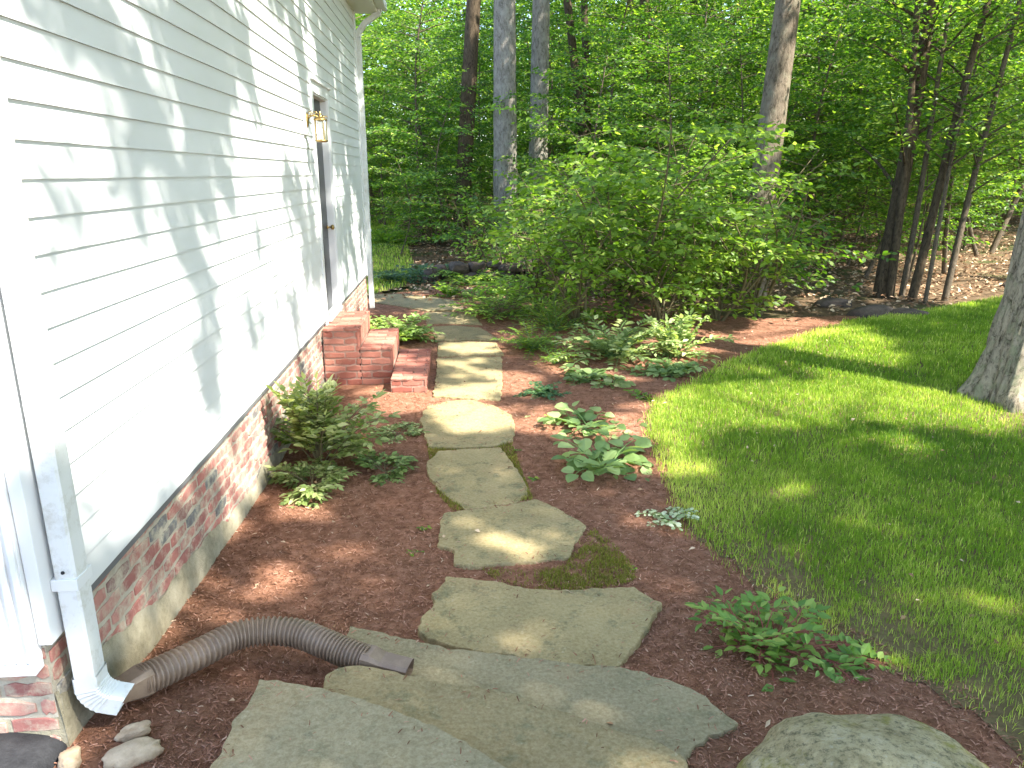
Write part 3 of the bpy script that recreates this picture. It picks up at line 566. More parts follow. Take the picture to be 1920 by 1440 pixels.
def lawn_grass():
    rng = np.random.default_rng(4); X, Y, Hh, Ww, C_ = [], [], [], [], []
    for (ya, yb, dens, h, wd) in ((.8, 3.2, 17000, .038, .0028), (3.2, 4.8, 11500, .042, .0038), (4.8, 7., 6500, .048, .0055), (7., 13.5, 3200, .055, .009)):
        xa, xb = 1.2, min(14., yb * .86 + 3.2); n = int((xb - xa) * (yb - ya) * dens)
        x = rng.uniform(xa, xb, n); y = rng.uniform(ya, yb, n); ins = inpoly(x, y, LAWN); D = dpoly(x, y, LAWN); D = np.where(ins, D, -D)
        bare = sstep(.9, .15, D) * sstep(4.3, 3.2, y) * sstep(.36, .56, fbm(x * 3.2, y * 3.2, 5))
        e = .08 * (fbm(x * 5, y * 5, 2) - .35)
        q = sstep(-.07, .10, D + e) * (1 - .84 * bare) * (.55 + .6 * fbm(x * 3, y * 3, 8))
        q *= 1 - .75 * np.exp(-((x - 5.0) ** 2 + (y - 5.7) ** 2) / .5)
        m = rng.random(n) < q; x, y, D = x[m], y[m], D[m]; X.append(x); Y.append(y)
        tuft = fbm(x * 7, y * 7, 6); Hh.append(h * (.45 + .6 * rng.random(len(x)) + .7 * tuft)); Ww.append(np.full(len(x), wd))
        C_.append(np.clip(.15 + .5 * rng.random(len(x)) + .9 * (fbm(x * 1.1, y * 1.1, 12) - .5) + .5 * (fbm(x * 5, y * 5, 13) - .5) + .3 * sstep(.5, 0, D) + .8 * (rng.random(len(x)) < .05), 0, 1))
    x, y, H, W_, c = map(np.concatenate, (X, Y, Hh, Ww, C_)); print('blades', len(x))
    tag(blades(x, y, H, W_, rng, .45, c, .004).build('lawn_grass', M['grass']), 'mown green grass of the lawn, patchy along the mulch', 'grass', kind='stuff')
    n = 70000; x, y = scatter(BACKLAWN, n, rng); tag(blades(x, y, .07 * (.6 + rng.random(len(x))), .014, rng, .4, None, .01).build('back_lawn_grass', M['grass']), 'shaded strip of grass beyond the far house corner', 'grass', kind='stuff')
lawn_grass()
MOSS = gpoly([(900, 1058), (1000, 1062), (1060, 1052), (1095, 1000), (1115, 985), (1150, 1010), (1180, 1045), (1195, 1080), (1100, 1102), (1010, 1098), (940, 1085)], .03)
x, y = scatter(MOSS, 30000, rng, lambda x, y: (.04 + .5 * sstep(.42, .7, fbm(x * 9, y * 9, 77) + .1 * sstep(0, .06, dpoly(x, y, MOSS))))); x2, y2 = scatter(gpoly([(800, 835), (960, 830), (1000, 940), (850, 962), (820, 930)]), 26000, rng); mm = ~in_slabs(x2, y2) & (rng.random(len(x2)) < .6)
x = np.concatenate([x, x2[mm]]); y = np.concatenate([y, y2[mm]]); mm = ~in_slabs(x, y)
o = blades(x[mm], y[mm], .014 + .014 * rng.random(mm.sum()), .004, rng, .8, None, .002).build('moss', M['moss']); tag(o, 'olive moss and fine weeds growing between the flagstones', 'moss', kind='stuff')
print('grass', time.time() - T0)

# ------------------------------------------------------------------ boulder, rocks, stone wall
def rock(name, c, r, mat, seed, label=None, cat=None, group=None, sub=4, amp=.28, freq=1.3, rz=0., parent=None):
    import bmesh
    bm = bmesh.new(); bmesh.ops.create_icosphere(bm, subdivisions=sub, radius=1); V = np.array([v.co for v in bm.verts]); F = np.array([[v.index for v in f.verts] for f in bm.faces]); bm.free()
    d = unit(V); s_ = 0
    for k2, (fr, am) in enumerate(((freq, amp), (freq * 2.6, amp * .4), (freq * 7, amp * .1), (freq * 16, amp * .04))):
        s_ = s_ + am * 2 * (fbm(d[:, 0] * fr + 9 * k2 + seed, d[:, 1] * fr + d[:, 2] * fr * .83 + seed * 3, seed, 2) - .5)
    V = d * (1 + s_)[:, None]; V = np.sign(V) * np.abs(V) ** .85; V = V * np.array(r); cz, sz_ = math.cos(rz), math.sin(rz)
    V = np.stack([V[:, 0] * cz - V[:, 1] * sz_, V[:, 0] * sz_ + V[:, 1] * cz, V[:, 2]], 1)
    mb = MB(); mb.add(V + np.array(c), F)
    if parent is not None: return mb.build(name, mat, parent, smooth=True)
    o = mb.build(name, mat, smooth=True); tag(o, label, cat, group); return o
b = gnd(1625, 1470, .25); rock('boulder', (b[0] + .03, b[1] - .04, .05), (.42, .36, .33), M['boulder'], 3, 'big rounded lichen covered boulder at the bottom right, beside the stone treads', 'boulder', sub=6, amp=.16)
for q, (px, r, lb) in enumerate((((250, 1405), (.09, .045, .035), 'pale tan long rock nearest below the white downspout elbow'), ((247, 1368), (.055, .03, .025), 'small pale rock just behind the long tan one, by the elbow'), ((130, 1425), (.035, .05, .03), 'pale rounded rock at the foot of the parged house corner'))):
    p = gnd(*px, .2); rock('rock', (p[0], p[1], float(terr(p[0], p[1])) + .015), r, M['rock'], 20 + q, lb, 'rock', sub=4, rz=.5)
p = gnd(30, 1415, .2); rock('landscape_fabric', (p[0] - .12, p[1] - .05, .13), (.27, .24, .12), M['black'], 41, 'black landscape fabric heaped against the parged house corner', 'fabric', sub=4, amp=.12)
sw = wthing('stone_wall', (1., 15.5, 0), 'low dark rubble stone wall in shade behind the path end', 'wall')
mb0 = []
r2 = np.random.default_rng(8)
import bmesh as _b
bm = _b.new(); _b.ops.create_icosphere(bm, subdivisions=2, radius=1); IV = np.array([v.co for v in bm.verts]); IF = np.array([[v.index for v in f.verts] for f in bm.faces]); bm.free()
def pile(pts, mat, name, parent, rng):
    mb = MB()
    for c, r in pts:
        s_ = 1 + .3 * (rng.random(len(IV)) - .5); V = np.sign(IV) * np.abs(IV) ** .7 * s_[:, None] * np.array(r); a = rng.uniform(-.4, .4)
        V = np.stack([V[:, 0] * math.cos(a) - V[:, 1] * math.sin(a), V[:, 0] * math.sin(a) + V[:, 1] * math.cos(a), V[:, 2]], 1); mb.add(V + np.array(c), IF, rng.random())
    return mb.build(name, mat, parent)
pts = []
for row in range(2):
    for q in range(18 - 4 * row):
        x = -.5 + q * .36 + row * .15; y = 14.6 + .12 * x; pts.append(((x, y + r2.uniform(-.15, .15), float(terr(x, y)) + .06 + row * .17 + r2.uniform(-.03, .03)), (r2.uniform(.12, .3), .2, r2.uniform(.07, .15))))
pile(pts, M['wallstone'], 'stones', sw, r2)
for q, (px, s_, lb) in enumerate((((1635, 590), .3, 'dark rock left of the low rocks at the back edge of the lawn'), ((1700, 592), .26, 'long low rock behind the lawn, below the clump of stems'), ((1560, 570), .25, 'dark rock in the leaf litter right of the leaning trunk'), ((1905, 535), .25, 'rock at the right edge in front of the sunlit clearing'))):
    p = gnd(*px); rock('rock', (p[0], p[1], float(terr(p[0], p[1])) - .01), (s_ * 1.2, s_ * .6, s_ * .45), M['wallstone'], 50 + q, lb, 'rock', sub=3)

# ------------------------------------------------------------------ corrugated drain pipe
pp = [((262, 1278), .25), ((310, 1256), .24), ((380, 1222), .22), ((440, 1193), .21), ((500, 1183), .20), ((560, 1188), .19), ((610, 1207), .18), ((650, 1224), .165), ((690, 1238), .155)]
P = np.array([gnd(*a, z) for a, z in pp]); t = np.linspace(0, 1, len(P)); tt = np.linspace(0, 1, 420)
def smooth_path(P, n):
    P = np.asarray(P, float); m = len(P) - 1; out = []
    for u in np.linspace(0, m - 1e-6, n):
        i = int(u); f = u - i; p0 = P[max(i - 1, 0)]; p1 = P[i]; p2 = P[i + 1]; p3 = P[min(i + 2, m)]
        out.append(.5 * ((2 * p1) + (-p0 + p2) * f + (2 * p0 - 5 * p1 + 4 * p2 - p3) * f * f + (-p0 + 3 * p1 - 3 * p2 + p3) * f ** 3))
    return np.array(out)
PP = smooth_path(P, 420)
for i in range(len(PP)): PP[i, 2] = max(PP[i, 2] - .0, float(terr(PP[i, 0], PP[i, 1])) + .052)
dp = wthing('drain_pipe', PP[0], 'brown corrugated flexible drain pipe snaking from the white downspout onto the stone tread', 'drain pipe')
ph = tt * 50 * 2 * PI
mb = MB(); add_tube(mb, PP, .053 + .0062 * np.sign(np.sin(ph)) * np.abs(np.sin(ph)) ** .5, 28); mb.build('corrugated_tube', M['pipe'], dp, smooth=True)
def sqt(mb, P, a, b):
    P = np.asarray(P, float); T = unit(np.gradient(P, axis=0)); S = unit(np.cross(T, [0, 0, 1.])); U = np.cross(S, T); n = len(P)
    c = [(-1, -.7), (-.7, -1), (.7, -1), (1, -.7), (1, .7), (.7, 1), (-.7, 1), (-1, .7)]; a = np.broadcast_to(a, (n,)); b = np.broadcast_to(b, (n,))
    V = np.array([[P[i] + S[i] * p * a[i] + U[i] * q * b[i] for p, q in c] for i in range(n)]).reshape(-1, 3); i = np.arange(n - 1)[:, None] * 8; j = np.arange(8)[None]; k2 = (j + 1) % 8
    mb.add(V, np.stack([i + j, i + k2, i + 8 + k2, i + 8 + j], -1).reshape(-1, 4))
d0 = unit(PP[0] - PP[14]); el = np.array([pts_ for pts_ in [PP[0] - d0 * .03, PP[0], PP[0] + d0 * .06, PP[0] + d0 * .15]]); el[:, 2] = np.maximum(el[:, 2], .2)
mb = MB(); sqt(mb, el, [.05, .05, .046, .046], [.05, .05, .036, .036]); mb.build('inlet_adapter', M['pipe'], dp)
e2 = gnd(768, 1258, .135); d1 = e2 - PP[-1]
mb = MB(); sqt(mb, [PP[-1] - d1 * .1, PP[-1] + d1 * .1, PP[-1] + d1 * .35, e2], [.05, .05, .046, .046], [.048, .048, .034, .034]); mb.build('outlet_adapter', M['pipe'], dp)

# ------------------------------------------------------------------ plants
def compound_plant(loc, seed, nf, ln, leaflet, label, cat='plant', name='leafy_perennial', mat='peony_leaf', group=None, rise=.9, kind='ovate', stemmat='stem', wf=.55, z=None, spr=1.1):
    r = np.random.default_rng(seed); x, y = loc[:2]; base = np.array([x, y, float(terr(x, y)) - .01]); th_ = wthing(name, base, label, cat, group); ms, ml = MB(), MB()
    for f in range(nf):
        az = f * 2.4 + r.uniform(-.4, .4); L = ln * r.uniform(.6, 1.1); el = min(r.uniform(.35, 1.0) * rise, 1.42)
        n = 9; t = np.linspace(0, 1, n); hd = np.array([math.cos(az), math.sin(az)]); out = L * (t * math.cos(el) * spr); zz = L * (math.sin(el) * t - .28 * t ** 2.4)
        P = np.stack([base[0] + hd[0] * out, base[1] + hd[1] * out, base[2] + np.maximum(zz, .01)], 1); add_tube(ms, P, np.linspace(.005, .002, n) * (leaflet / .07) ** .5, 5)
        for q in np.arange(.3, 1.01, .14):
            i = min(int(q * (n - 1)), n - 2); p = P[i] + (P[i + 1] - P[i]) * (q * (n - 1) - i); T = unit(P[i + 1] - P[i])
            for sg in ((-1, 1) if q < .95 else (0,)):
                side = unit(np.cross(T, [0, 0, 1.])) * sg; pd = unit(T * (.55 if sg else 1) + side * .85 + [0, 0, r.uniform(-.1, .25)]); pl = leaflet * r.uniform(1.4, 2.3) * (1.15 - .5 * q)
                add_tube(ms, [p, p + pd * pl], [.0018, .001], 4)
                for u, s2_ in ((.35, -1), (.35, 1), (.7, -1), (.7, 1), (1., 0)):
                    c_ = p + pd * pl * u; s3 = unit(np.cross(pd, [0, 0, 1.])); dd = unit(pd + s3 * s2_ * .9 + [0, 0, r.uniform(-.35, .1)]); nn = unit(np.array([r.normal(0, .35), r.normal(0, .35), 1]))
                    l_ = leaflet * r.uniform(.7, 1.15); add_leaves(ml, [c_], dd, nn, l_, l_ * wf, kind, a=r.random(), rng=r)
    ms.build('stems', M[stemmat], th_); ml.build('foliage', M[mat], th_); return th_
def stem_plant(loc, seed, ns, ln, leaf, label, cat='plant', name='leafy_plant', mat='round_leaf', group=None, rise=1., kind='round', stemmat='green_stem', wf=.8, gap=.5, dirs=None, pair=True, cone=None, droop=.3, tw=.35):
    r = np.random.default_rng(seed); x, y = loc[:2]; base = np.array([x, y, float(terr(x, y)) - .01]); th_ = wthing(name, base, label, cat, group); ms, ml = MB(), MB()
    for f in range(ns):
        az = f * 2.4 + r.uniform(-.4, .4) if dirs is None else r.uniform(*dirs); L = ln * r.uniform(.55, 1.1); el = r.uniform(.3, 1.1) * rise
        n = 10; t = np.linspace(0, 1, n); hd = np.array([math.cos(az), math.sin(az)]); out = L * t * math.cos(el); zz = L * (math.sin(el) * t - droop * t ** 2.2)
        off = r.normal(0, .03, 2) * (ln / .4); P = np.stack([base[0] + off[0] + hd[0] * out + r.normal(0, .004, n), base[1] + off[1] + hd[1] * out, base[2] + np.maximum(zz, .012)], 1); add_tube(ms, P, np.linspace(.0045, .0015, n) * (leaf / .07) ** .5, 5)
        s_ = .2 * L; k2 = 0
        while s_ < L:
            q = s_ / L; i = min(int(q * (n - 1)), n - 2); p = P[i] + (P[i + 1] - P[i]) * (q * (n - 1) - i); T = unit(P[i + 1] - P[i]); side = unit(np.cross(T, [0, 0, 1.]))
            for sg in ((-1, 1) if pair else (1 if k2 % 2 else -1,)):
                dd = unit(T * .5 + side * sg + [0, 0, r.uniform(-.25, .3)]); nn = unit(np.array([r.normal(0, tw), r.normal(0, tw), 1])); l_ = leaf * r.uniform(.6, 1.1) * (1.1 - .3 * q)
                pt = p + dd * leaf * .25; add_tube(ms, [p, pt], [.0015, .001], 4); add_leaves(ml, [pt], dd, nn, l_, l_ * wf, kind, a=r.random(), rng=r)
            s_ += leaf * gap * r.uniform(.8, 1.2); k2 += 1
        add_leaves(ml, [P[-1]], unit(P[-1] - P[-2] + [0, 0, -.001]), (0, 0, 1), leaf * .8, leaf * .8 * wf, kind, a=r.random(), rng=r)
    ms.build('stems', M[stemmat], th_); ml.build('foliage', M[mat], th_); return th_
compound_plant(gnd(600, 880), 1, 24, .84, .075, 'tall leafy clump with lobed leaves against the brick foundation, in front of the brick steps', rise=1.75, mat='clump_leaf', spr=.72)
compound_plant(gnd(580, 845), 22, 9, .5, .07, 'dark leaved shoots between the brick foundation and the tall clump', rise=1.5, mat='shrub_leaf')
compound_plant(gnd(585, 912), 21, 12, .26, .055, 'low clump of lobed pale leaves at the foot of the tall clump', mat='pale_leaf', rise=.8)
compound_plant(gnd(722, 882), 2, 7, .22, .055, 'small low plant with lobed leaves in shade between the tall clump and the path', rise=.8)
compound_plant(gnd(752, 812), 3, 8, .22, .04, 'faint yellowish seedling clump near the foot of the brick steps', mat='pale_leaf', rise=.6)
compound_plant(gnd(745, 638), 4, 24, .5, .085, 'bushy clump of pale tipped leaves just behind the brick steps', rise=1.0)
compound_plant(gnd(705, 650), 5, 10, .45, .08, 'dark leaf clump against the house corner behind the brick steps', rise=1.1, mat='shrub_leaf')
stem_plant(gnd(1130, 880), 6, 12, .45, .14, 'sprawling plant with big round grey green leaves between the path and the lawn', rise=.75, dirs=None, gap=.75)
stem_plant(gnd(1090, 800), 60, 11, .48, .14, 'round leaved sprawling shoots at the back of the grey green plant', rise=.6, gap=.8)
stem_plant(gnd(1255, 975), 7, 10, .2, .036, 'small cream and green variegated plant at the mulch edge by the lawn', mat='cream_leaf', rise=.7, gap=.7)
stem_plant(gnd(1425, 1235), 8, 44, .38, .078, 'bushy green shrublet with pointed leaves and red stems near the boulder', name='shrub', cat='shrub', mat='point_leaf', stemmat='red_stem', kind='ovate', wf=.48, rise=1.1, gap=.5, pair=False)
stem_plant(gnd(1530, 1235), 9, 6, .33, .085, 'long arching shoots with bright pointed leaves reaching towards the boulder', name='shrub', cat='shrub', mat='point_leaf', stemmat='red_stem', kind='ovate', wf=.48, rise=.45, dirs=(-1.6, .2), gap=.4)
stem_plant(gnd(1405, 1170), 10, 15, .24, .05, 'olive and reddish leaved top growth behind the pointed leaf shrublet', name='shrub', cat='shrub', mat='olive_leaf', stemmat='red_stem', kind='ovate', wf=.42, rise=.9, gap=.5, pair=False)
stem_plant(gnd(1150, 668), 11, 40, .85, .13, 'pale green bush with long leaves, left of a pair at the back of the bed', name='shrub', cat='shrub', mat='pale_leaf', kind='ovate', wf=.42, rise=1.1, gap=.42)
stem_plant(gnd(1262, 668), 12, 26, .72, .12, 'upright pale bush standing nearest the far end of the lawn', name='shrub', cat='shrub', mat='pale_leaf', kind='ovate', wf=.5, rise=1.35, gap=.42)
stem_plant(gnd(1015, 738), 13, 22, .24, .045, 'low blue green mound beside the path opposite the brick steps', mat='blue_leaf', rise=.8, gap=.6)
stem_plant(gnd(1095, 712), 14, 9, .34, .12, 'few pale broad leaves behind the blue green mound', rise=.6)
stem_plant(gnd(1150, 724), 15, 5, .2, .1, 'small broad leaved seedling with one pale leaf, right of the blue green mound', mat='pale_leaf', rise=.7)
stem_plant(gnd(1255, 698), 16, 20, .4, .1, 'spreading heart leaved plant at the far left corner of the lawn', rise=.6)
stem_plant(gnd(1200, 745), 17, 3, .16, .08, 'tiny bright green seedling left of the near lawn corner', mat='yellow_leaf', rise=.8)
compound_plant(gnd(940, 592), 18, 34, .8, .08, 'feathery green fern like mound beside the far flagstones', mat='shrub_leaf', wf=.35)
stem_plant(gnd(1000, 655), 19, 34, .55, .07, 'yellow green weedy clump to the right of the short wide flagstone', mat='yellow_leaf', kind='ovate', wf=.5, gap=.6)
stem_plant(gnd(1040, 680), 29, 14, .42, .07, 'low spiky yellow green shoots in front of the weedy clump', mat='yellow_leaf', kind='ovate', wf=.3, gap=.6)
stem_plant(gnd(1040, 620), 30, 36, .75, .13, 'grassy upright tuft of narrow leaves behind the weedy clump', mat='shrub_leaf', kind='ovate', wf=.18, rise=1.3, gap=.5)
stem_plant(gnd(842, 556), 20, 14, .4, .08, 'small yellow green plant at the far bend of the path', mat='yellow_leaf')
for q, (px, lb) in enumerate((((745, 530), 'dark spreading plant left of the far path bend'), ((800, 520), 'dark low plant in the middle behind the far path bend'), ((880, 530), 'dark low plant right of the far path bend'), ((960, 555), 'low dark green plant behind the feathery mound'))):
    stem_plant(gnd(*px), 40 + q, 30, .8, .13, lb, mat=('blue_leaf', 'blue_leaf', 'shrub_leaf', 'shrub_leaf')[q], kind='ovate', wf=.5, gap=.5, rise=.7)
stem_plant(gnd(730, 470), 45, 40, 1.1, .13, 'bright yellow green low bush on the grass beyond the house corner', name='shrub', cat='shrub', mat='yellow_leaf', kind='ovate', wf=.5, gap=.45)
for q, (px, lb) in enumerate((((775, 1035), 'tiny bright sprig in the mulch left of the sunlit flagstone'), ((795, 992), 'tiny two leaved sprig in the mulch beside the path'), ((1185, 1066), 'tiny curled sprig at the right end of the moss'), ((970, 842), 'little weed at the right edge of the path near the broad flagstone'), ((1000, 900), 'little weed at the right of the shaded rounded flagstone'))):
    stem_plant(gnd(*px), 70 + q, 3, .05, .028, lb, name='seedling', cat='seedling', mat='yellow_leaf', rise=1., gap=.8)
print('plants', time.time() - T0)

# ------------------------------------------------------------------ woody plants
def woody(seed, h, spread, z0, nb, leaf, r0, lean=(0, 0), nstem=1, dens=1., upang=(.15, .55), flat=.45, bend=.15, kind='diamond', wf=.55, stem_spread=.0, tseg=7):
    """trunk(s) with branches, twigs and leaves, in local coordinates; returns trunk and crown builders"""
    r = np.random.default_rng(seed); mt, ml = MB(), MB()
    for s_ in range(nstem):
        saz = s_ * 2.4 + r.uniform(-.4, .4); sp_ = stem_spread * r.uniform(.5, 1.1); hh = h * (1 if s_ == 0 else r.uniform(.7, 1)); n = 12; t = np.linspace(0, 1, n)
        ba, bb = r.normal(0, bend, 2)
        P = np.stack([lean[0] * t * hh + ba * np.sin(t * PI) * hh * .3 + math.cos(saz) * sp_ * hh * t ** 1.5, lean[1] * t * hh + bb * np.sin(t * 2.6) * hh * .3 + math.sin(saz) * sp_ * hh * t ** 1.5, -.1 + t * (hh + .1)], 1)
        add_tube(mt, P, r0 * (1 - .85 * t) * (1 if nstem == 1 else r.uniform(.6, 1.1)) + .004, tseg)
        m = max(3, int(nb / nstem)); pos, dr, nr, ll = [], [], [], []
        for b_ in range(m):
            q = (z0 + (hh - z0) * (b_ + r.random()) / m) / hh; q = min(q, .99); i = min(int(q * (n - 1)), n - 2); p = P[i] + (P[i + 1] - P[i]) * (q * (n - 1) - i)
            az = b_ * 2.4 + r.uniform(-.6, .6); L = spread * r.uniform(.45, 1.3) * (.45 + .75 * math.sin(PI * min(1, (1 - q) * .85 + .18))); up = r.uniform(*upang)
            k2 = 7; u = np.linspace(0, 1, k2); B = np.stack([p[0] + math.cos(az) * L * u, p[1] + math.sin(az) * L * u, p[2] + L * (up * u - .25 * u ** 2.5)], 1) + r.normal(0, .015 * L, (k2, 3)) * u[:, None]
            add_tube(mt, B, np.linspace(max(.006, r0 * .22), .003, k2), 4)
            nt_ = max(3, int(L / .17 * dens))
            for w_ in range(nt_):
                v = .22 + .78 * (w_ + r.random()) / nt_; i2 = min(int(v * (k2 - 1)), k2 - 2); c_ = B[i2] + (B[i2 + 1] - B[i2]) * (v * (k2 - 1) - i2); ta = az + (1 if w_ % 2 else -1) * r.uniform(.5, 1.1)
                tl = .42 * L ** .5 * (1.15 - .6 * v) * r.uniform(.6, 1.2); td = np.array([math.cos(ta), math.sin(ta), r.uniform(-.15, .25)]); nl = max(2, int(tl / (leaf * .42)))
                g = (np.arange(nl) + r.random(nl)) / nl; pos.append(c_ + td * (tl * g)[:, None] + r.normal(0, .02, (nl, 3))); la = ta + np.where(np.arange(nl) % 2, 1, -1) * r.uniform(.3, 1.2, nl)
                dr.append(np.stack([np.cos(la), np.sin(la), r.normal(-.15, .3, nl)], 1)); nr.append(np.stack([r.normal(0, flat, nl), r.normal(0, flat, nl), np.ones(nl)], 1)); ll.append(leaf * r.uniform(.6, 1.15, nl))
        pos, dr, nr, ll = map(np.concatenate, (pos, dr, nr, ll)); add_leaves(ml, pos, dr, nr, ll, ll * wf, kind, a=np.clip(r.normal(.45, .25, len(ll)), 0, 1), rng=r)
    return mt, ml
def woody_thing(loc, label, cat, name, mt, ml, mleaf, mbark, group=None, s=1., rz=0.):
    o = thing(name, (loc[0], loc[1], float(terr(loc[0], loc[1])) - .02), label, cat, group, rz); o.scale = (s, s, s)
    mt.build('trunk' if cat != 'shrub' else 'stems', M[mbark], o, smooth=True); ml.build('crown' if cat != 'shrub' else 'foliage', M[mleaf], o); return o
# big shrubs at the edge of the bed
def shrub(px, seed, h, sp, nb, leaf, label, mat='shrub_leaf', nst=8, z0=.25, dens=.95, ss=.62, loc=None):
    mt, ml = woody(seed, h, sp, z0, nb, leaf, .022, nstem=nst, stem_spread=ss, dens=dens * 1.1, flat=.8, kind='ovate', wf=.5, bend=.3)
    return woody_thing(gnd(*px) if loc is None else loc, label, 'shrub', 'shrub', mt, ml, mat, 'stem')
shrub((1165, 600), 101, 2.65, 1.3, 100, .125, 'large arching bright green shrub in the centre, in front of the woods', z0=.5, dens=1.2)
shrub((1290, 592), 102, 1.9, 1.0, 52, .10, 'bright green shrub right of the large central one, drooping towards the mulch', z0=.3)
shrub((1020, 535), 103, 1.7, 1.0, 46, .11, 'green shrub left of the large central one, covering the feet of the two grey trunks', z0=.3)
shrub((895, 500), 104, 1.45, 1.1, 42, .11, 'mid green shrub left of the grey trunks, above the stone wall', mat='wood_leaf', z0=.3)
shrub((815, 470), 105, 1.9, 1.1, 44, .11, 'dark green shrub between the grassy strip and the grey trunks', mat='wood_leaf', z0=.2)
shrub((1420, 575), 106, 1.5, .8, 26, .10, 'green sapling-like shrub at the foot of the leaning trunk', mat='wood_leaf', z0=.5)
shrub((1010, 588), 113, 1.0, .8, 34, .10, 'low green shrub leaning over the path edge, left front of the shrub mass', z0=.1)
shrub((1085, 612), 114, 1.35, .85, 44, .11, 'bright shrub in front of the large central one, nearest the flagstones', z0=.15)
shrub((1235, 612), 115, 1.3, .85, 44, .11, 'bright arching shrub front right of the large central one', z0=.15)
shrub((1345, 600), 116, 1.5, .85, 44, .11, 'green shrub drooping over the mulch in front of the leaning trunk', z0=.2)
shrub((1420, 590), 117, 2.0, 1.0, 40, .11, 'leafy shrub crossing the lower half of the leaning trunk', mat='wood_leaf', z0=.5)
shrub((1240, 560), 107, 2.9, 1.3, 80, .11, 'tall green shrub behind the large central one', z0=.6)
shrub((1090, 555), 108, 2.3, 1.1, 60, .11, 'green shrub back left of the large central one, below the right grey trunk', z0=.3)
shrub((1350, 545), 109, 2.4, 1.1, 60, .11, 'green shrub standing between the drooping shrub and the leaning trunk', mat='wood_leaf', z0=.4)
shrub((1010, 480), 110, 1.5, 1.2, 50, .12, 'shaded green shrub right in front of the foot of the left grey trunk', mat='wood_leaf', z0=.2)
shrub((940, 520), 111, 1.0, .8, 36, .10, 'low green shrub hiding part of the rubble wall', z0=.1)
shrub((1130, 500), 112, 2.6, 1.4, 60, .12, 'shaded green shrub farther back behind the central shrubs', mat='wood_leaf', z0=.2)
print('shrubs', time.time() - T0)

# tall trees
TALL = []
def big_tree(loc, top, r0, hgt, label, mat, flare=1.3, seg=28, name='tree', ridges=.05, group=None, parts_seed=1, z1=None, curve=(0, 0)):
    """trunk from loc leaning so that it passes through `top`; limbs above; the crown is added with the canopy"""
    x, y = loc; z = float(terr(x, y)); d = (np.array(top[:2]) - [x, y]) / top[2]; th_ = wthing(name, (x, y, z), label, 'tree', group); r = np.random.default_rng(parts_seed)
    n = 90 if seg > 40 else 40; t = np.linspace(0, 1, n) ** 1.6; zz = -.15 + t * (hgt + .15)
    P = np.stack([x + d[0] * zz + curve[0] * np.sin(zz * .6) * .1, y + d[1] * zz + curve[1] * np.sin(zz * .5) * .1, z + zz], 1)
    R = r0 * (1 - .55 * t) + r0 * (flare - 1) * np.exp(-np.maximum(zz, 0) / (.35 if flare > 1.4 else .25))
    a = np.arange(seg) / seg; A, Z = np.meshgrid(a, zz); rm = 1 + ridges * 2 * (fbm(np.minimum(A, 1 - A) * seg * .7, Z * 1.5, parts_seed) - .5)
    rm = rm + .16 * (flare - 1) * np.exp(-np.maximum(Z, 0) / .4) * np.sin(A * 2 * PI * 5 + parts_seed) * 2
    mb = MB(); add_tube(mb, P, R, seg, rmod=rm)
    for q in range(7):
        zb = hgt * (.55 + .07 * q); i = int(np.argmin(abs(zz - zb))); az = q * 2.4 + parts_seed; L = r.uniform(2, 3.6); u = np.linspace(0, 1, 7)
        add_tube(mb, np.stack([P[i, 0] + math.cos(az) * L * u, P[i, 1] + math.sin(az) * L * u, P[i, 2] + L * .6 * u ** .8], 1), np.linspace(R[i] * .5, .02, 7), 8)
    mb.build('trunk', M[mat], th_, smooth=True); TALL.append((th_, x + d[0] * hgt * .8, y + d[1] * hgt * .8, hgt)); return th_
def at_depth(px, py, Y):
    r = ray(px, py); return EYE + r * (Y / r[1])
big_tree((5.12, 6.2), (5.12 + .28, 6.5, 1.6), .29, 12, 'thick rough barked trunk leaning at the right edge of the lawn', 'bark_rough', 1.5, 120, ridges=.16, parts_seed=2)
p = at_depth(946, 0, 19); q = at_depth(948, 470, 19); big_tree((q[0], 19), (p[0], 19, p[2]), .315, 16, 'pale grey straight trunk, left one of the close pair behind the shrubs', 'bark_grey', 1.2, 40, parts_seed=3)
p = at_depth(1015, 0, 20.5); q = at_depth(1006, 455, 20.5); big_tree((q[0], 20.5), (p[0], 20.5, p[2]), .275, 16, 'pale grey trunk, right one of the close pair behind the shrubs', 'bark_grey', 1.2, 40, parts_seed=4)
p = at_depth(1478, 0, 12.6); q = at_depth(1405, 545, 12.0); big_tree((q[0], 12.), (p[0] + .0, 12.6, p[2]), .235, 14, 'grey brown trunk leaning to the right behind the bed, dark at its foot', 'bark_mid', 1.25, 40, parts_seed=5)
p = at_depth(888, 20, 20); q = at_depth(862, 430, 20); big_tree((q[0], 20), (p[0], 20, p[2]), .22, 16, 'dark brown trunk in deep shade left of the two grey trunks', 'bark_dark', 1.1, 16, parts_seed=6)
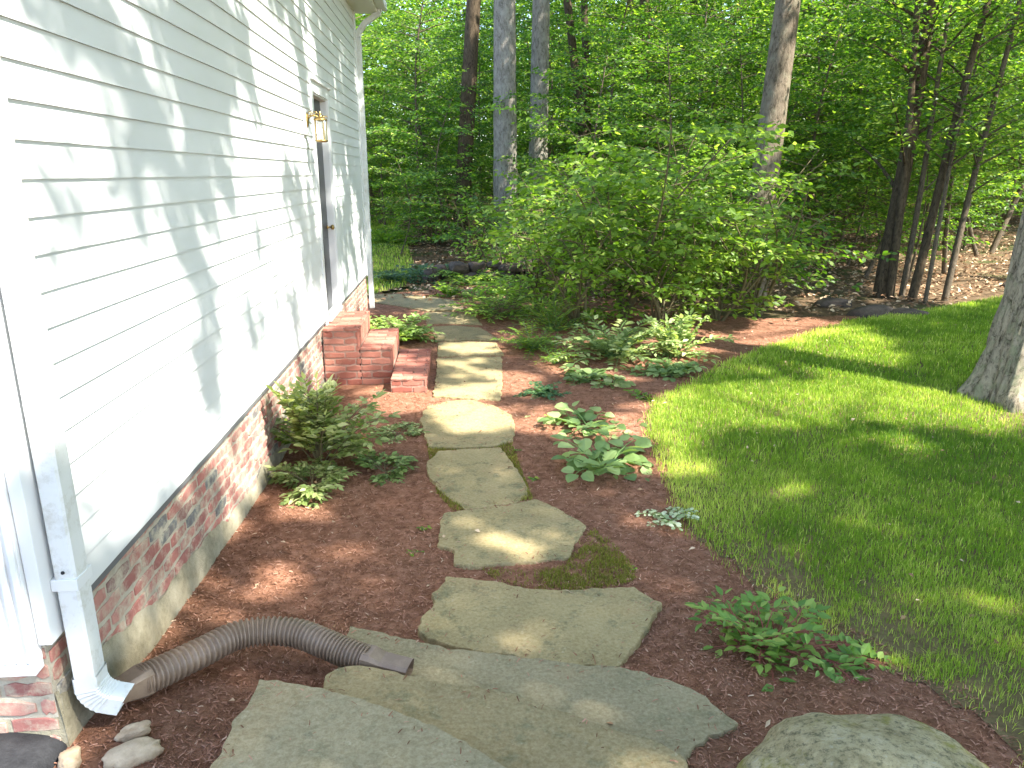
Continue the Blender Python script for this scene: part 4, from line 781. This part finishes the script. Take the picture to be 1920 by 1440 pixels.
for k_, (xt, xb_, yb_, Yd, rr_, lb) in enumerate(((1062, 1085, 200, 21.5, .135, 'dark slim trunk just right of the pair of grey trunks'), (1095, 1100, 200, 22.5, .12, 'second dark slim trunk right of the grey pair'), (1210, 1205, 220, 23, .2, 'dim broad trunk deep in the woods above the central shrub'), (1180, 1185, 220, 26, .14, 'faint trunk left of the dim broad one in the deep woods'), (1300, 1296, 250, 25, .14, 'faint trunk deep in the woods left of the leaning trunk'), (1565, 1560, 250, 24, .16, 'shadowed trunk deep in the woods right of the leaning trunk'), (1335, 1330, 250, 42, .25, 'farthest trunk in the woods between central shrub and leaning trunk'))):
    p = at_depth(xt, 0, Yd); q = at_depth(xb_, yb_, Yd); dz = p[2] - q[2]; sl_ = (p[0] - q[0]) / dz; big_tree((q[0] - sl_ * q[2], Yd), (p[0], Yd, p[2]), rr_, 17, lb, 'bark_dark', 1.1, 12, parts_seed=10 + k_)
OFF = ('nearest to the right of the lawn', 'right and behind the camera', 'just right of the rough barked trunk', 'far right and behind the camera', 'right of the clearing', 'farthest behind the camera', 'beyond the clearing on the right', 'deep in the woods on the right', 'far across the lawn', 'straight behind the camera')
for k_, (x, y) in enumerate(((11, -1.2), (8.5, -6), (13.5, 4.6), (15, -4), (17.5, 9), (12, -10), (23, 14), (30, 22), (21, 3), (4, -8))):
    big_tree((x, y), (x + .2, y + .1, 5), .26, 13, 'tall shade tree outside the picture, ' + OFF[k_], 'bark_brown', 1.2, 14, parts_seed=30 + k_, group='unseen trees beyond the lawn')
# stems of the clump on the right
GC = 'stems of the thicket behind the lawn'
SL = [((1652, 553), (1745, 0), .14, 'bark_dark', 'thickest brown stem, leftmost of the thicket behind the lawn'), ((1668, 556), (1722, 60), .07, 'bark_dark', 'thin stem hugging the thickest brown one on its right'), ((1690, 556), (1770, 120), .05, 'bark_thin', 'slender stem second to the right of the thickest brown one'), ((1710, 560), (1850, 20), .075, 'bark_dark', 'dark stem leaning right in the middle of the thicket'), ((1735, 565), (1800, 230), .035, 'bark_thin', 'very thin stem just right of the dark leaning one'), ((1772, 560), (1890, 60), .055, 'bark_thin', 'thin dark stem leaning right in front of the sunlit clearing'), ((1856, 480), (1960, 250), .07, 'bark_thin', 'curved stem at the right edge above the sunlit clearing')]
for k_, (b_, t_, rr_, mt_, lb) in enumerate(SL):
    g0 = gnd(*b_); Yd = g0[1]; tp = at_depth(*t_, Yd + .5); d = (tp - g0) / (tp[2])
    hgt = 7.5; th_ = wthing('tree', (g0[0], g0[1], float(terr(g0[0], g0[1]))), lb, 'tree', GC); r = np.random.default_rng(60 + k_); n = 18; t = np.linspace(0, 1, n); zz = -.1 + t * hgt
    P = np.stack([g0[0] + d[0] * zz + .12 * np.sin(t * 5 + k_) * t, g0[1] + d[1] * zz, zz], 1); mb = MB(); add_tube(mb, P, rr_ * (1 - .6 * t), 12); ml = MB()
    for q in range(14):
        i = r.integers(4, n - 1); az = r.uniform(0, 2 * PI); L = r.uniform(.8, 2.); u = np.linspace(0, 1, 6); B = np.stack([P[i, 0] + math.cos(az) * L * u, P[i, 1] + math.sin(az) * L * u, P[i, 2] + L * (.7 * u - .2 * u * u)], 1); add_tube(mb, B, np.linspace(rr_ * .3, .004, 6), 5)
        m = int(70 * L); g = r.random(m); c_ = B[0] + (B[-1] - B[0]) * (.3 + .7 * g)[:, None] + r.normal(0, .22, (m, 3)) * [1, 1, .5]; a = r.uniform(0, 2 * PI, m); s_ = r.uniform(.07, .12, m)
        add_leaves(ml, c_, np.stack([np.cos(a), np.sin(a), r.normal(-.1, .3, m)], 1), np.stack([r.normal(0, .5, m), r.normal(0, .5, m), np.ones(m)], 1), s_, s_ * .6, rng=r)
    mb.build('trunk', M[mt_], th_, smooth=True); ml.build('crown', M['wood_leaf'], th_)

# understory saplings: a few kinds, copied through the woods
PROTO = []
for k_, (h, sp, z0, nb, leaf, r0, dn) in enumerate(((5.5, 1.9, .7, 46, .115, .045, 1.), (6.5, 2.1, 1.3, 50, .12, .055, 1.), (4.2, 1.7, .4, 38, .105, .03, 1.05), (7.5, 2.3, 1.8, 56, .125, .07, .95), (3.0, 1.4, .25, 30, .10, .022, 1.1))):
    mt, ml = woody(200 + k_, h, sp, z0, nb, leaf, r0, dens=dn * 1.45, flat=.75, lean=(.03, .0), bend=.2); PROTO.append((mt, ml))
    print('proto', k_, sum(len(f) for f in ml.F))
SPOTS = []
r = np.random.default_rng(77)
# hand placed saplings: (px, depth, proto, scale)
HAND = [(720, 23, 2, 1.), (790, 20.5, 0, .95), (860, 22, 2, 1.1), (700, 30, 1, 1.1), (760, 34, 0, 1.2), (905, 27, 0, 1.1), (1090, 22, 0, 1.), (1120, 17.5, 2, 1.05), (1180, 20, 1, 1.), (1250, 16, 0, .85), (1290, 21, 1, 1.05), (1340, 17, 2, 1.1), (1380, 15.5, 0, .8), (1540, 16.5, 1, .85), (1590, 19, 0, 1.05), (1480, 20, 1, 1.), (1640, 21, 1, 1.1), (1700, 18.5, 0, 1.), (1790, 19.5, 2, 1.2), (1860, 17.5, 1, .9), (1900, 22, 0, 1.2), (1520, 24, 3, 1.), (1400, 23, 3, 1.), (1000, 26, 1, 1.1), (960, 31, 3, 1.1), (1050, 29, 0, 1.3), (1500, 15.2, 4, 1.2), (1560, 17.5, 4, 1.4), (1610, 16.2, 2, .9), (1690, 15.8, 4, 1.2), (1750, 16.5, 2, 1.), (1830, 18.8, 2, .95), (1890, 20.5, 2, 1.1), (1730, 20.5, 1, 1.2), (1560, 21, 2, 1.3), (1645, 14.3, 1, .8), (1800, 14.6, 1, .85), (1730, 14., 2, .75)]
for px, Yd, kd, s_ in HAND: q = at_depth(px, 325, Yd); SPOTS.append((q[0], Yd, kd, s_, 1))
cnt = 0
while cnt < 105:
    Yd = r.uniform(22, 44); x = r.uniform(-6 - .12 * Yd, Yd * .88 + 3)
    if all((x - a) ** 2 + (Yd - b) ** 2 > 3.2 for a, b, *_ in SPOTS): SPOTS.append((x, Yd, int(r.integers(0, 4)), r.uniform(.95, 1.45), 0)); cnt += 1
    else: cnt += .02
for _ in range(60):
    Yd = r.uniform(17, 40); x = r.uniform(-5 - .1 * Yd, Yd * .84 + 2)
    if Yd > 21 or x < 4.5: SPOTS.append((x, Yd, 4, r.uniform(.7, 1.25), 0))
def far_label(x, Yd, kd, s_):
    px = proj((x, Yd, 2.))[0]; sz_ = ('bushy', 'upright', 'low', 'tall thin', 'very low bushy')[kd]
    where = ('behind the house wall', 'beside the house corner', 'around the grey trunk pair', 'behind the central shrubs', 'left of the leaning trunk', 'right of the leaning trunk', 'behind the stem thicket', 'beyond the right edge')[int(np.digitize(px, [690, 880, 1050, 1260, 1450, 1640, 1920]))]
    dp_ = ('in the nearer woods', 'in the middle of the woods', 'deep in the woods', 'in the deepest woods')[int(np.digitize(Yd, [24, 31, 38]))]
    return '%s%s tree %s, %s' % ('larger ' if s_ > 1.2 else ('' if s_ > 1.0 else 'smaller '), sz_, dp_, where)
first = {}
near_lb = ['low leafy sapling at the left edge of the woods beside the house corner', 'layered green sapling between the house corner and the dark brown trunk', 'bushy sapling in front of the dark brown trunk', 'sapling far back, just right of the downspout', 'tall sapling far back left of the dark brown trunk', 'sapling right behind the dark brown trunk', 'sapling right of the pale grey pair', 'low sapling rising behind the large central shrub', 'tall sapling behind the large central shrub, towards the right', 'layered sapling left of the leaning trunk, behind the central shrub', 'sapling set back between the central shrub and leaning trunk', 'low bushy sapling left of the leaning trunk foot', 'sapling whose leaves cross the foot of the leaning trunk', 'sapling just right of the leaning trunk over the leaf litter', 'sapling midway between the leaning trunk and the stem thicket', 'sapling directly behind the leaning trunk', 'tall sapling behind the thickest stem of the thicket', 'sapling behind the middle of the stem thicket', 'bushy sapling above the sunlit clearing', 'sapling at the right edge above the clearing', 'back sapling at the far right edge', 'thin tall sapling back right of the leaning trunk', 'thin tall sapling back left of the leaning trunk', 'sapling seen between the two pale grey trunks', 'tall thin sapling behind the left pale grey trunk', 'far sapling behind the two dark slim trunks', 'knee high bushy sapling right of the leaning trunk foot', 'low bush on the leaf litter between leaning trunk and thicket', 'bushy sapling just left of the stem thicket', 'low bush between the thickest stem and the clearing', 'bushy sapling behind the very thin stem', 'bushy sapling in front of the sunlit clearing, right side', 'bushy sapling behind the rough barked trunk', 'tall sapling behind the middle stems of the thicket', 'round sapling farther back between leaning trunk and thicket', 'sapling with leaves crossing the upper part of the thickest stem', 'sapling with leaves crossing the right stems of the thicket', 'low sapling in front of the middle stems of the thicket']
for k_, (x, Yd, kd, s_, near) in enumerate(SPOTS):
    rz = r.uniform(0, 2 * PI); lb = near_lb[k_] if near else far_label(x, Yd, kd, s_); gp = None if near else 'distant understory trees deep in the woods'
    if kd not in first:
        mt, ml = PROTO[kd]; first[kd] = woody_thing((x, Yd), lb, 'tree', 'sapling', mt, ml, 'wood_leaf', 'bark_thin', gp, s_, rz)
    else: copy_thing(first[kd], (x, Yd, float(terr(x, Yd))), rz, s_, lb, gp)
# far-off woods that read as one mass
r = np.random.default_rng(9); n = 240000; x = r.uniform(-22, 62, n); y = 45 + 11 * r.random(n); z = .6 + 16 * r.random(n) ** 1.25
m = fbm(x * .5, z * .7, 55) + .25 * fbm(x * 2, z * 2 + y, 56) > .42; x, y, z = x[m], y[m], z[m]; n = len(x); a = r.uniform(0, 2 * PI, n); mb = MB()
s_ = r.uniform(.22, .42, n); add_leaves(mb, np.stack([x, y, z], 1), np.stack([np.cos(a), np.sin(a), r.normal(0, .4, n)], 1), np.stack([r.normal(0, .7, n), r.normal(0, .7, n), np.ones(n)], 1), s_, s_ * .6, rng=r)
for q in range(60):
    xx_ = r.uniform(-22, 62); add_tube(mb, [(xx_, 50, 0), (xx_ + r.uniform(-.6, .6), 50, 16)], [.2, .12], 6, 0.)
tag(mb.build('distant_woods', M['wood_leaf']), 'far off mass of green woods closing the view', 'woods', kind='stuff')
print('woods', time.time() - T0)

# ------------------------------------------------------------------ high canopy: unseen leaf clumps, shaped by masks to cast the dappled sun and shade
# (px centre, radii, angle deg, amount: 0 open to the sun .. 1 closed)
WALLM = [(100, 990, 55, 380, -11, .97), (400, 60, 330, 150, 12, .52), (330, 200, 170, 130, 15, .66), (560, 230, 70, 130, 10, .5), (230, 60, 190, 70, 10, .55), (330, 200, 110, 230, -12, .85), (300, 430, 60, 200, -18, .8), (360, 580, 45, 170, -12, .75), (100, 40, 60, 40, 0, .2), (60, 300, 120, 200, 0, .05), (470, 300, 40, 120, -12, .1), (500, 60, 120, 60, 20, .55), (560, 400, 30, 140, -12, .6), (520, 170, 40, 150, -20, .25), (650, 250, 50, 260, -5, .6), (640, 60, 50, 60, 0, .8), (180, 700, 170, 240, 0, .05), (480, 560, 60, 120, 0, .2), (250, 1080, 180, 60, -45, .85), (165, 1280, 60, 120, 0, .95), (360, 960, 110, 40, -52, .75), (462, 880, 40, 60, -50, 0.)]
GNDM = [(735, 470, 75, 75, 0, 1.2), (800, 510, 90, 35, 0, 1.1), (600, 1150, 700, 330, 0, 1.05), (1000, 1300, 800, 200, 0, 1.0), (1500, 1080, 520, 300, 0, .95), (1500, 880, 400, 90, 0, .8), (700, 900, 260, 70, 0, .75), (640, 1000, 220, 60, 0, .75),
        (550, 950, 75, 25, 0, .2), (510, 1090, 85, 40, -10, .25), (700, 1125, 42, 38, 0, .25), (590, 1040, 30, 20, 0, .4), (950, 1022, 66, 30, 0, 0.), (880, 770, 90, 26, 10, .05), (870, 735, 70, 12, 0, .1), (880, 655, 70, 11, 0, .1), (880, 705, 60, 8, 0, .3), (1185, 985, 50, 22, 0, .25), (1100, 820, 160, 70, 10, .5),
        (800, 1300, 60, 36, 10, .3), (600, 1335, 60, 40, 0, .35), (430, 1150, 60, 20, -20, .35), (650, 740, 90, 26, 10, .35), (700, 660, 110, 60, 0, .35),
        (1420, 770, 240, 45, 0, .05), (1650, 760, 320, 38, 3, .05), (1560, 660, 150, 60, 20, .05), (1760, 775, 260, 30, 3, .05), (1860, 790, 120, 26, 0, .05), (1270, 800, 60, 70, 0, .2),
        (1780, 640, 140, 55, 22, .95), (1850, 700, 60, 40, 0, .95), (1700, 595, 200, 22, 3, .95), (1640, 825, 110, 14, 0, .15), (1700, 850, 60, 14, 0, .3), (1300, 880, 50, 26, 0, .35), (1450, 925, 60, 16, 0, .35), (1860, 900, 60, 14, 0, .35), (1640, 985, 60, 14, 0, .3), (1500, 1015, 40, 12, 0, .4), (1840, 1125, 60, 24, 20, .2), (1680, 1030, 40, 12, 0, .4), (1880, 1220, 50, 26, 10, .3), (1730, 1200, 30, 12, 0, .4),
        (1080, 570, 240, 40, 0, .38), (1230, 640, 110, 50, 0, .35), (1340, 650, 90, 22, -15, .45), (1250, 420, 200, 140, 0, .3), (1800, 505, 190, 60, 0, .05), (1540, 490, 110, 50, 0, .45)]
def evalm(px, py, L, base):
    K = np.full(px.shape, base)
    for cx, cy, rx, ry, an, v in L:
        a = math.radians(an); dx, dy = px - cx, py - cy; u = (dx * math.cos(a) + dy * math.sin(a)) / rx; w_ = (-dx * math.sin(a) + dy * math.cos(a)) / ry
        f = sstep(1.25, .75, np.hypot(u, w_)); K = K * (1 - f) + v * f
    return K
def canopy_keep(gx, gy):
    """gx, gy: where the ray from the leaf away from the sun meets the ground plane"""
    t = np.where(gx < WX, (WX - gx) / SUN[0], 0.); hy = gy + SUN[1] * t; hz = SUN[2] * t; wall = (t > 0) & (hy > Y0) & (hy < Y1) & (hz < ZT + .5)
    front = (t > 0) & (hy > .3) & (hy <= Y0) & (hz < 4.2)
    H = np.stack([np.where(wall, WX, gx), np.where(wall, hy, gy), np.where(wall, hz, 0.)], 1); d = H - EYE; dep = d @ FW; ok = dep > .5; dep = np.where(ok, dep, 1.)
    px = CX + FPX * (d @ RT) / dep; py = CY - FPX * (d @ UP) / dep
    K = np.where(wall, evalm(px, py, WALLM, .25), evalm(px, py, GNDM, .62)); K = np.where(ok, K, .7); K = np.where((H[:, 1] > 13) & (K < .85), np.clip(K, 0, .46), K)
    nz = fbm(gx * 1.9, gy * 1.9, 91, 3); nz2 = fbm(gx * 5.5, gy * 5.5, 92, 2)
    K = np.where(H[:, 1] > 13, K + .8 * (fbm(gx * .3, gy * .3, 97, 2) - .5) * (K > .12), K); K = np.where(front, .12, K)
    K = np.where(K < .12, -.6, K)
    return K + 1.5 * (nz - .5) * (.25 + 2.2 * K * (1 - K)) + np.where(wall, 1.1, .5) * (nz2 - .5) > .5
def canopy():
    r = np.random.default_rng(123); parts = {i: MB() for i in range(len(TALL))}; tx = np.array([t[1] for t in TALL]); ty = np.array([t[2] for t in TALL])
    for (xa, xb, ya, yb, n, ls, za, zb) in ((-5, 9, .5, 13, 100000, .17, 7.5, 10.5), (-5, 28, 13, 34, 80000, .3, 8, 13), (9, 22, 2, 13, 20000, .26, 8, 12), (-6, 10, -6, .5, 22000, .24, 8, 12)):
        gx = r.uniform(xa, xb, n); gy = r.uniform(ya, yb, n); kp = canopy_keep(gx, gy); gx, gy = gx[kp], gy[kp]; n2 = len(gx)
        z = r.uniform(za, zb, n2) + 1.2 * (fbm(gx * .4, gy * .4, 95) - .5); P = np.stack([gx + SUN[0] / SUN[2] * z, gy + SUN[1] / SUN[2] * z, z], 1); a = r.uniform(0, 2 * PI, n2); s_ = ls * r.uniform(.7, 1.2, n2)
        own = np.argmin((P[:, 0, None] - tx) ** 2 + (P[:, 1, None] - ty) ** 2, 1); D = np.stack([np.cos(a), np.sin(a), r.normal(-.1, .4, n2)], 1); N = np.stack([r.normal(.2, .45, n2), r.normal(-.1, .45, n2), np.ones(n2)], 1); v = r.random(n2)
        for i in parts:
            m = own == i
            if m.any(): add_leaves(parts[i], P[m], D[m], N[m], s_[m], s_[m] * .65, a=v[m])
    for i, mb in parts.items():
        if mb.n: mb.build('crown', M['canopy'], TALL[i][0])
canopy()
for o in bpy.data.objects:
    if '_o' in o: del o['_o']
print('done', time.time() - T0)
